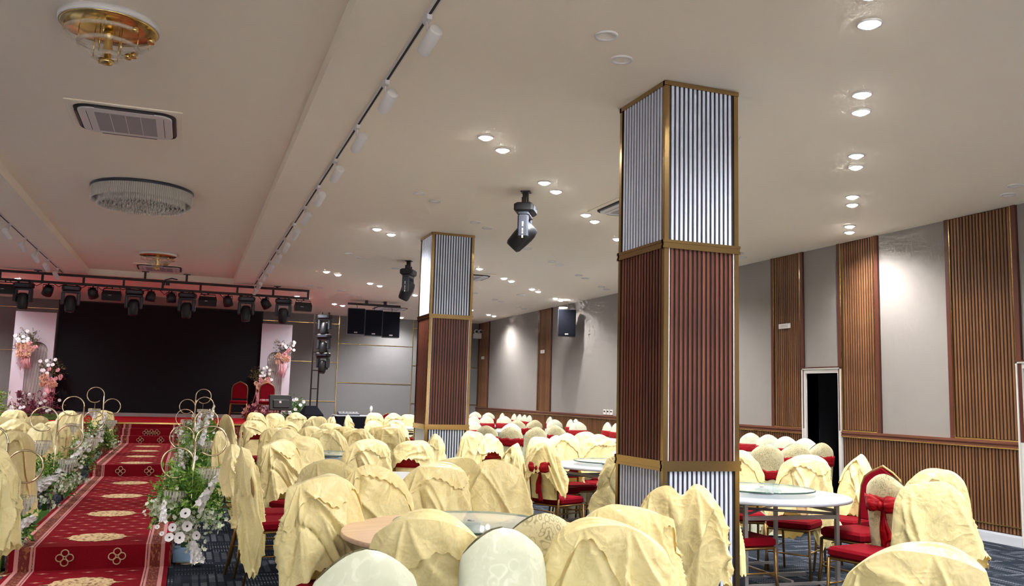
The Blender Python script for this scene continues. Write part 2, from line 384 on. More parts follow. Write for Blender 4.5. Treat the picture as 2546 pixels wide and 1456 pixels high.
# slat meshes: trapezoid strips shared between alike pieces, length along local z, standing proud along -x
def slat_mesh(name, wd, dp, hh, m):
    p = [(0, -wd/2), (0, wd/2), (-dp*.7, wd/2), (-dp, wd*.28), (-dp, -wd*.28), (-dp*.7, -wd/2)]
    me = MB().loops([[(a, b, 0) for a, b in p], [(a, b, hh) for a, b in p]], smooth=False).mesh(name); me.materials.append(m); return me
PIT = 0.0455
# slatted strips above the rail
sl_up = slat_mesh('slat', PIT*.58, .012, H-1.15, K['oak'])
STRIPS = [(7.01, 7.99), (9.10, 9.88), (10.62, 11.38), (14.55, 15.4), (20.27, 21.16), (25.16, 26.2), (4.2, 5.1)]
for a, b in STRIPS:
    p = MB().box(XW-.014, XW, a, b, 1.12, H-.001).obj('slatted_strip', K['oakbase'], wr)
    for q in (a, b-.06): MB().box(XW-.034, XW-.012, q, q+.06, 1.12, H-.002).obj('strip_border', K['frame_wood'], p)
    for q in (a+.062, b-.074): MB().box(XW-.032, XW-.012, q, q+.012, 1.13, H-.003).obj('gold_edge', K['gold'], p)
    MB().box(XW-.032, XW-.012, a+.06, b-.06, 1.12, 1.134).obj('gold_edge', K['gold'], p)
    nn = int((b-a-.15)/PIT); off = a+.075+((b-a-.15)-(nn-1)*PIT)/2
    for i in range(nn): mob('slat', sl_up, None, p, (XW-.013, off+i*PIT, 1.14))
# wainscot
segs = [(YF, D2[0]-.075), (D2[1]+.075, D1[0]-.075), (D1[1]+.075, YB)]
wa = MB()
for a, b in segs: wa.box(XW-.012, XW, a, b, 0.0, 1.05)
wo = wa.obj('wainscot', K['oakbase'], wr)
sl_lo = slat_mesh('slat', PIT*.58, .012, .92, K['oak'])
sj = MB(); cnt = 0
for a, b in segs:
    nn = int((b-a)/PIT)
    for i in range(nn):
        y = a+PIT*(i+.5)
        if y > 6.9 and cnt < 298 and y < 20.6:
            mob('slat', sl_lo, None, wo, (XW-.011, y, .125)); cnt += 1
        elif y > 4: sj.box(XW-.025, XW-.011, y-PIT*.31, y+PIT*.31, .125, 1.045)
stuff(sj.obj('far_slats', K['oak'], wo))
for a, b in segs:
    if b < 6.5: a = 3.0
    MB().box(XW-.05, XW, a, b, 1.05, 1.066).box(XW-.038, XW, a, b, 1.066, 1.09).box(XW-.055, XW, a, b, 1.09, 1.104).box(XW-.042, XW, a, b, 1.104, 1.12).obj('chair_rail', K['railwood'], wr)
    MB().box(XW-.034, XW-.012, a, b, 1.036, 1.05).obj('gold_edge', K['gold'], wr)
    MB().box(XW-.034, XW-.012, a, b, .195, .207).obj('gold_edge', K['gold'], wr)
for a, b in segs:
    struct(MB().box(XW-.05, XW-.012, a, b, 0, .1).box(XW-.042, XW-.012, a, b, .1, .115).obj('baseboard_right', K['base_white']), 'pale skirting board along the slatted wainscot')

# ---------------------------------------------------------------- columns
def column(x0, x1, y0, y1, label):
    root = tag(MB().box(x0+.02, x1-.02, y0+.02, y1-.02, 0, H-.001).obj('column', K['mahogbase']), label, 'column', kind='structure')
    secs = [(0, .99, 'silver', 'silverbase', 'lower_silver_cladding'), (1.05, 2.53, 'mahog', 'mahogbase', 'wood_cladding'), (2.58, H-.03, 'silver', 'silverbase', 'upper_silver_cladding')]
    for z0, z1, km, kb, nm in secs:
        part = MB().box(x0+.009, x1-.009, y0+.009, y1-.009, z0, z1).obj(nm, K[kb], root)
        for face in range(4):
            L = (x1-x0) if face % 2 == 0 else (y1-y0)
            nn = 14; pit = (L-.09)/nn
            key = (km, round(z1-z0, 3), round(pit, 4))
            if key not in slat_cache: slat_cache[key] = slat_mesh('slat', pit*.56, .008, z1-z0, K[km])
            for i in range(nn):
                s_ = -L/2+.045+pit*(i+.5)
                cx, cy = (x0+x1)/2, (y0+y1)/2
                if face == 0: loc, rz = (cx+s_, y0+.008, z0), PI/2
                elif face == 2: loc, rz = (cx+s_, y1-.008, z0), -PI/2
                elif face == 1: loc, rz = (x1-.008, cy+s_, z0), PI
                else: loc, rz = (x0+.008, cy+s_, z0), 0
                mob('slat', slat_cache[key], None, part, loc, rz)
        if km == 'mahog':     # pale strips beside the corner angles
            for face, yy in ((0, y0), (2, y1)):
                for xx in (x0+.034, x1-.042): MB().box(xx, xx+.008, yy-.003 if face == 0 else yy-.004, yy+.004 if face == 0 else yy+.003, z0, z1).obj('edge_strip', K['white_strip'], part)
    for cx in (x0, x1):
        for cy in (y0, y1):
            sx = 1 if cx == x0 else -1; sy = 1 if cy == y0 else -1
            def bx(b, xa, xb, ya, yb): b.box(min(xa, xb), max(xa, xb), min(ya, yb), max(ya, yb), .001, H-.03)
            b = MB(); bx(b, cx-sx*.004, cx+sx*.032, cy-sy*.004, cy+sy*.012); bx(b, cx-sx*.004, cx+sx*.012, cy+sy*.012, cy+sy*.032); b.obj('gold_corner', K['gold_matt'], root)
    for z0, z1, e in ((.985, 1.005, .014), (1.005, 1.03, .010), (1.03, 1.055, .014), (2.525, 2.545, .014), (2.545, 2.565, .010), (2.565, 2.585, .014), (H-.035, H-.002, .008)):
        b = MB(); b.box(x0-e, x1+e, y0-e, y0+.02, z0, z1).box(x0-e, x1+e, y1-.02, y1+e, z0, z1).box(x0-e, x0+.02, y0, y1, z0, z1).box(x1-.02, x1+e, y0, y1, z0, z1).obj('gold_band', K['gold_matt'], root)
    return root
slat_cache = {}
column(*COLS[0], 'near square column clad in silver and mahogany slats with gold trims')
column(*COLS[1], 'far square column clad in silver and mahogany slats before the grey wall')

# ---------------------------------------------------------------- stage, runway, carpet runner
RC = -0.635
SZ = .73
st = struct(MB().box(-5.2, 3.1, 19.58, YB, 0, SZ-.012).obj('stage', K['runner_band']), 'raised stage at the far end of the hall')
MB().box(-5.2, 3.1, 19.58, 25.2, SZ-.012, SZ).obj('stage_carpet', K['stage_red'], st)
MB().box(-5.2, 3.1, 19.56, 19.6, SZ-.03, SZ+.004).obj('gold_nosing', K['gold'], st)
rw = struct(MB().box(RC-.6, RC+.6, 7.87, 13.78, 0, .172).box(RC-.6, RC+.6, 13.78, 19.56, 0, .332).box(RC-.6, RC+.6, 19.04, 19.56, .332, .472).box(RC-.6, RC+.6, 19.31, 19.56, .472, .605).obj('runway', K['runner_band']), 'low stepped runway leading to the stage')
path = [(6.3, .0), (7.862, .0), (7.862, .18), (13.772, .18), (13.772, .34), (19.032, .34), (19.032, .48), (19.302, .48), (19.302, .613), (19.555, .613), (19.555, SZ-.032)]
run = thing('carpet_runner', 'long red patterned carpet runner with striped borders climbing to the stage', 'carpet', (0, 0, 0))
def strip(x0, x1, name, m, e):
    b = MB(); top = [(y-e*(1 if False else 0), z+.008+e) for y, z in path]
    L = []
    for (y, z) in path: L.append([(x0, y-e, z+.006+e), (x1, y-e, z+.006+e), (x1, y+.004, z), (x0, y+.004, z)])
    b.loops(L, smooth=False); return b.obj(name, m, run)
strip(RC-.40, RC+.40, 'field', K['runner'], .0)
for s_ in (-1, 1):
    def sx(a, b): return (RC+a, RC+b) if s_ > 0 else (RC-b, RC-a)
    strip(*sx(.40, .412), 'border_stripe', K['runner_stripe'], .0006); strip(*sx(.412, .42), 'border_line', K['runner_band'], .0003); strip(*sx(.42, .436), 'border_stripe', K['runner_stripe'], .0006)
    strip(*sx(.436, .515), 'border_band', K['runner_band'], .0)
    strip(*sx(.515, .545), 'border_stripe', K['runner_stripe'], .0006); strip(*sx(.545, .58), 'edge_strip', K['runner'], .0)
def zfloor(y):
    z = 0
    for (y0, z0), (y1, z1) in zip(path, path[1:]):
        if y1 == y0: continue
        if y0 <= y < y1: z = z0
    return z+.0075
md = MB(); P_ = []
for k in range(48):
    r_ = .222*(1+.045*math.cos(12*2*PI*k/48)); P_.append((r_*math.cos(2*PI*k/48), r_*.96*math.sin(2*PI*k/48)))
md.prism(P_, 0, .0022); md.add([(.222, -.012, .001), (.3, 0, .001), (.222, .012, .001)], [(0, 1, 2)]).add([(-.222, .012, .001), (-.3, 0, .001), (-.222, -.012, .001)], [(0, 1, 2)])
mdm = md.mesh('medallion'); mdm.materials.append(K['runner_cream'])
MY = [7.3, 8.28, 9.77, 11.3, 12.8, 14.1, 15.4, 16.7, 18.0]
for y in MY: mob('medallion', mdm, None, run, (RC, y, zfloor(y)+.0005))
mo = MB(); row = 0; y = 6.4
while y < 18.95:
    for i in range(-2, 3):
        x = (i+(.5 if row % 2 else 0))*.16
        if abs(x) > .36 or min(math.hypot(x, y-q) for q in MY) < .3: continue
        if min(abs(y-q) for q in (7.87, 13.78, 19.04)) < .05: continue
        z = zfloor(y)+.001
        pts = [(-.052, 0), (-.02, -.006), (0, -.022), (.02, -.006), (.052, 0), (.02, .006), (0, .022), (-.02, .006)]
        mo.add([(RC+x+a, y+b, z) for a, b in pts], [tuple(range(8))])
    row += 1; y += .165
stuff(mo.obj('woven_motifs', K['runner_pink'], run))
pm = MB()      # four-petal motif standing on a riser, in local x-z plane
for k in range(4):
    a = k*PI/2; c_, s2 = math.cos(a), math.sin(a)
    for rr, n_ in ((.034, 12),):
        pm.tube([(c_*.036+rr*.8*math.cos(t)*1.0, -.002, s2*.036+rr*.8*math.sin(t)) for t in [2*PI*i/n_ for i in range(n_)]], .005, 5, closed=True)
pmm = pm.mesh('petal_motif'); pmm.materials.append(K['runner_tan'])
for y, z in ((7.855, .1), (13.765, .26), (19.025, .41)):
    for dx in (-.19, .19): mob('petal_motif', pmm, None, run, (RC+dx, y, z))
for dx in (-.1, 0, .1): mob('petal_motif', pmm, None, run, (RC+dx, 19.294, .54))

# ---------------------------------------------------------------- banquet chairs
# local frame: seat centre above the origin, sitter faces +y, back of the chair at -y
def yb(z): return -.20-.07*max(0, z-.45)/.5      # rake of the backrest
def chair_meshes():
    d = {}
    b = MB().bbox(-.19, .19, -.19, .20, .405, .475, .018); d['seat'] = (b.mesh('seat'), 'red_up')
    b = MB().tube([(-.175, .185, .398), (.175, .185, .398), (.175, -.19, .398), (-.175, -.19, .398)], .011, 6, closed=True); d['seat_rail'] = (b.mesh('seat_rail'), 'chairgold')
    def outline(k):      # crowned back outline, half width / z
        return [(-.165*k, .46), (-.17*k, .62), (-.168*k, .76), (-.145*k, .83), (-.09*k, .87), (0, .915), (.09*k, .87), (.145*k, .83), (.168*k, .76), (.17*k, .62), (.165*k, .46)]
    fr = []; 
    b = MB().tube([(x, yb(z), z) for x, z in outline(1.04)], .011, 6); d['back_frame'] = (b.mesh('back_frame'), 'chairgold')
    o_ = [(x*.95, (z-.66)*.95+.66) for x, z in outline(1.0)]; o_ = [(x, max(z, .52)) for x, z in o_]
    L = []
    for e, k in ((.018, .93), (.024, 1.0), (-.024, 1.0), (-.018, .93)): L.append([(x*k, yb(z)+e, (z-.68)*k+.68) for x, z in o_])
    b = MB().loops(L); d['backrest'] = (b.mesh('backrest'), 'red_up')
    for nm, p in (('fl', [(-.178, .188, .40), (-.184, .192, .2), (-.196, .215, 0)]), ('fr', [(.178, .188, .40), (.184, .192, .2), (.196, .215, 0)]),
                  ('bl', [(-.172, -.20, .47), (-.178, -.205, .38), (-.186, -.27, 0)]), ('br', [(.172, -.20, .47), (.178, -.205, .38), (.186, -.27, 0)])):
        d['leg_'+nm] = (MB().tube(p, .0115, 6).mesh('leg'), 'chairgold')
    b = MB().tube([(-.183, .19, .2), (.183, .19, .2)], .007, 6).tube([(-.183, .19, .22), (-.18, -.235, .22)], .007, 6).tube([(.183, .19, .22), (.18, -.235, .22)], .007, 6)
    d['stretcher'] = (b.mesh('stretcher'), 'chairgold')
    for k, (me, mm) in d.items(): me.materials.append(K[mm])
    return d
CHM = chair_meshes()
def nz(rs, n):      # smooth periodic random function
    c = [(rs.uniform(-1, 1)/(k**.6), rs.uniform(0, 2*PI), k) for k in range(1, n+1)]
    s_ = sum(abs(a) for a, _, _ in c)
    return lambda t: sum(a*math.cos(k*t+p) for a, p, k in c)/s_*1.6
def drape(seed, kind, flap=False):
    """loose cloth thrown over a chair back: loops running around the back, dropping from the crown with folds"""
    rs = random.Random(seed*7+{'D': 1, 'B': 2, 'P': 3, 'S': 4}[kind]*101)
    big = kind in 'BP'
    NT_, NR = (232, 44) if big else (128, 26)
    hw, ex, arch, flare, Lf, Lb, Ls = {
        'D': (.186, 2.6, .078, .055, .42, .52, .56), 'B': (.200, 2.5, .088, .07, .46, .70, .62),
        'P': (.135, 1.4, .14, .085, .50, .82, .62), 'S': (.172, 2.3, .08, .05, .22, .30, .36)}[kind]
    Lf *= rs.uniform(.85, 1.1); Lb *= rs.uniform(.85, 1.15); Ls *= rs.uniform(.8, 1.2); flare *= rs.uniform(.7, 1.3)
    hem, f1, f2, top = nz(rs, 5), nz(rs, 8), nz(rs, 16), nz(rs, 4)
    skew = rs.uniform(-.05, .05); ax = rs.uniform(-.05, .05)
    anch = []
    for a0 in (rs.uniform(.15, .42)*PI, rs.uniform(.6, .85)*PI, rs.uniform(1.15, 1.42)*PI, rs.uniform(1.58, 1.85)*PI):
        anch.append((a0+rs.uniform(-.2, .2), rs.uniform(5, 9), rs.uniform(0, 6), rs.uniform(.018, .036)*(1.35 if big else 1), rs.uniform(.5, 1.0)))
    cre = [(rs.uniform(0, 2*PI), rs.uniform(-2.2, 2.2), rs.uniform(.03, .075), rs.choice((-1, 1, 1))*rs.uniform(.014, .032)*(1.25 if big else 1), rs.uniform(.02, .45), rs.uniform(.5, 1.1)) for _ in range(14 if big else 8)]
    tcut = nz(rs, 4); tc0 = rs.uniform(.18, .34)
    def foldf(th, t):
        f = (.034 if big else .027)*t**.7*f1(th)+.016*t**.8*f2(th)
        for a0, n_, ph, am, wd in anch:
            d = (th-a0+PI) % (2*PI)-PI
            if abs(d) > 2*wd: continue
            phi = math.atan2(d*.55, t+.03); w_ = math.exp(-(d/wd)**2)
            f += am*w_*min(1, t*4)*((1-abs(math.sin(n_*phi*.5+ph)))**1.6-.35)
        for c0, sl, wd, am, t0, t1 in cre:
            if t > t0:
                dd = (th-c0-sl*(t-t0)+PI) % (2*PI)-PI
                f += am*math.exp(-abs(dd)/wd)*min(1, (t-t0)*6)
        return f
    L = []
    for i in range(NR+1):
        u = i/NR; row = []
        for k in range(NT_):
            th = 2*PI*k/NT_; c_, s_ = math.cos(th), math.sin(th)
            t = u**1.15
            if flap: t = t*max(.05, tc0*(1 if s_ > -.15 else 1.25)*(1+.6*tcut(th)))
            ln = (Lf*max(0, s_)**2+Lb*max(0, -s_)**2+Ls*c_*c_)*(1+.2*hem(th))
            zr = 1.0-arch*abs(c_-ax*3)**ex+.016*top(th)
            if seed == 11: zr -= .055*math.exp(-((c_-.1)/.22)**2)
            sh = 1-math.exp(-t*8)
            a = hw+.034*sh+flare*t**1.3; bb = .014+.040*sh+(.05 if s_ > 0 else .07)*t
            f = foldf(th, t)+.005*math.exp(-((t-.16)/.05)**2)*math.sin(9*th+seed)
            z = zr-t*ln
            if i == NR: z += (.007 if flap else .011)*math.sin(30*th)
            z = max(z, .02+.01*math.cos(5*th))
            x = a*c_+f*c_+skew*t*t; y = bb*s_+f*s_
            if flap: x += .010*c_; y += .015*s_; z += .005*(1-u)
            row.append((x, yb(z)+y, z))
        L.append(row)
    b = MB(); b.loops(L, cap=False)
    top_ = L[0]; n_ = NT_; b.add([p for p in top_], [(k, (k+1) % n_, n_-1-k, n_-k if k else 0) if k else (0, 1, n_-1) for k in range(0, n_//2)], True)
    return b
def shell(hw, tz, arch, ex, z1, th_, half=None, off=0, flare=0):
    """fitted cover over the back, optionally only the front (+1) or rear (-1) half"""
    N_, R_ = 40, 16; L = []
    ks = range(N_) if half is None else [k for k in range(-3, N_//2+4)] if half > 0 else [k for k in range(N_//2+2, N_-1)]
    for i in range(R_+1):
        u = i/R_; row = []
        for k in ks:
            t = 2*PI*k/N_; c_, s_ = math.cos(t), math.sin(t)
            zr = tz-arch*abs(c_)**ex; sh = 1-math.exp(-u*9)
            a = hw*(.90+.1*sh)+flare*u; bb = .012+th_*sh
            cc = math.copysign(abs(c_)**.75, c_)
            z = zr+(z1-zr)*u**1.15
            row.append(((a+off)*cc, yb(z)+(bb+off)*s_, z))
        L.append(row)
    b = MB(); b.loops(L, close=half is None, cap=False)
    return b
COVER = {}
def fitted():
    f = shell(.176, .985, .088, 1.35, .47, .042, 1).mesh('cover_front'); f.materials.append(K['cream'])
    r = shell(.176, .985, .088, 1.35, .44, .042, -1)
    # pipe seam around the rear face keeps the cream edge
    rm = r.mesh('cover_back'); rm.materials.append(K['grey_damask'])
    # skirt: from the seat to the floor with soft box folds
    L = []
    for i in range(9):
        u = i/8; row = []
        for k in range(64):
            t = 2*PI*k/64; c_, s_ = math.cos(t), math.sin(t)
            q = (abs(c_)**6+abs(s_)**6)**(-1/6)
            fo = .012*u*math.cos(11*t)+.02*u
            row.append((c_*q*(.20+fo), s_*q*(.21+fo)-.012, .485-.47*u))
        L.append(row)
    sk = MB().loops([[(0, 0, .487)]*64]+L, cap=False).mesh('cover_skirt'); sk.materials.append(K['cream'])
    return f, rm, sk
FF, FR, FS = fitted()
UY = shell(.168, .972, .10, 2.0, .46, .038).mesh('under_cover'); UY.materials.append(K['yellow'])
def sash_mesh(z0, z1, hw=.178, tilt=0.0):
    L = []; N_ = 48
    for i, (z, e) in enumerate(((z0, .0), (z0, .008), (z0*.75+z1*.25, .011), (z0*.5+z1*.5, .009), (z0*.25+z1*.75, .011), (z1, .008), (z1, .0))):
        row = []
        for k in range(N_):
            t = 2*PI*k/N_; c_, s_ = math.cos(t), math.sin(t); cc = math.copysign(abs(c_)**.75, c_)
            zz = z+(.008*math.sin(9*t+i)+.006*math.sin(17*t) if s_ < 0 else 0)+tilt*cc
            row.append(((hw+e)*cc, yb(zz)+(.05+e)*s_, zz))
        L.append(row)
    me = MB().loops(L, cap=False).mesh('sash'); me.materials.append(K['sash']); return me
SASH = sash_mesh(.715, .825); SASHLOW = sash_mesh(.60, .70)
def bow_mesh():
    b = MB(); y0 = yb(.76)-.058
    for s_ in (-1, 1):
        L = []
        for i in range(9):
            u = i/8; x = s_*(.01+.12*u); hh = .014+.038*math.sin(PI*min(1, u*.62+.12)); dpt = .01+.02*math.sin(PI*u)
            L.append([(x, y0-dpt+dpt*math.cos(t)+.004*math.cos(5*t), .765+.02*u*u+hh*math.sin(t)*(1+.15*math.cos(3*t+u*4))) for t in [2*PI*k/18 for k in range(18)]])
        b.loops(L)
    b.tube([(0, y0-.028, .79), (0, y0-.036, .765), (0, y0-.028, .74)], [.014, .024, .014], 10)
    me = b.mesh('bow'); me.materials.append(K['sash'])
    t_ = MB()
    for s_, ln, w_ in ((-.35, .24, .022), (.25, .31, .028)):
        L = []
        for i in range(12):
            u = i/11; z = .75-ln*u; x = s_*.07*u+.008*math.sin(6*u); wd = w_*(.5+.8*u)
            yy = yb(z)-.06-.02*u+.006*math.sin(9*u)
            L.append([(x-wd, yy, z+.02*u), (x-wd*.3, yy-.01, z), (x+wd*.3, yy+.002, z), (x+wd, yy-.006, z-.025*u), (x+wd*.3, yy+.006, z), (x-wd*.3, yy, z)])
        t_.loops(L)
    tm = t_.mesh('bow_tail'); tm.materials.append(K['sash']); return me, tm
BOW, TAIL = bow_mesh()
def chair(x, y, rz, typ, var, label, group=None, sc_=1.0, z=0):
    t = thing('banquet_chair', label, 'chair', (x, y, z), rz, group); t.scale = (sc_,)*3
    full = typ in 'FKMLWNV'
    for k, (me, mm) in CHM.items():
        if full and k in ('backrest', 'back_frame') : continue
        if full and typ != 'V' and k in ('stretcher', 'seat_rail'): continue
        mob(me.name.split('.')[0], me, None, t)
    if typ in 'DBPS':
        key = (typ, var)
        if key not in COVER:
            a = drape(var, typ).mesh('loose_cover'); a.materials.append(K['yellow'])
            c_ = drape(var, typ, True).mesh('cover_fold') if (typ != 'S' and var % 3 != 2) else None
            if c_: c_.materials.append(K['yellow'])
            COVER[key] = (a, c_)
        a, c_ = COVER[key]
        o = mob('loose_cover', a, None, t)
        if c_: mob('cover_fold', c_, None, o)
        if typ == 'S':
            mob('under_cover', UY, None, t); s_ = mob('sash', SASH, None, t)
            if var in (13, 5, 7): mob('bow', BOW, None, s_); mob('bow_tail', TAIL, None, s_)
    elif typ == 'V':      # cover put on back to front: damask side and bow over the seat, seat left bare
        for nm, me in (('cover_front', FF), ('cover_back', FR), ('sash', SASH)):
            o = mob(nm, me, None, t, (0, -.48, 0)); o.scale = (1, -1, 1)
        for nm, me in (('bow', BOW), ('bow_tail', TAIL)): mob(nm, me, None, o)
    elif full:
        a = mob('cover_front', FF, None, t); mob('cover_back', FR, None, t); mob('cover_skirt', FS, None, t)
        if typ in 'FKW': s_ = mob('sash', SASH, None, t)
        if typ == 'L': s_ = mob('sash', SASHLOW, None, t)
        if typ == 'W': mob('bow', BOW, None, s_); mob('bow_tail', TAIL, None, s_)
    return t
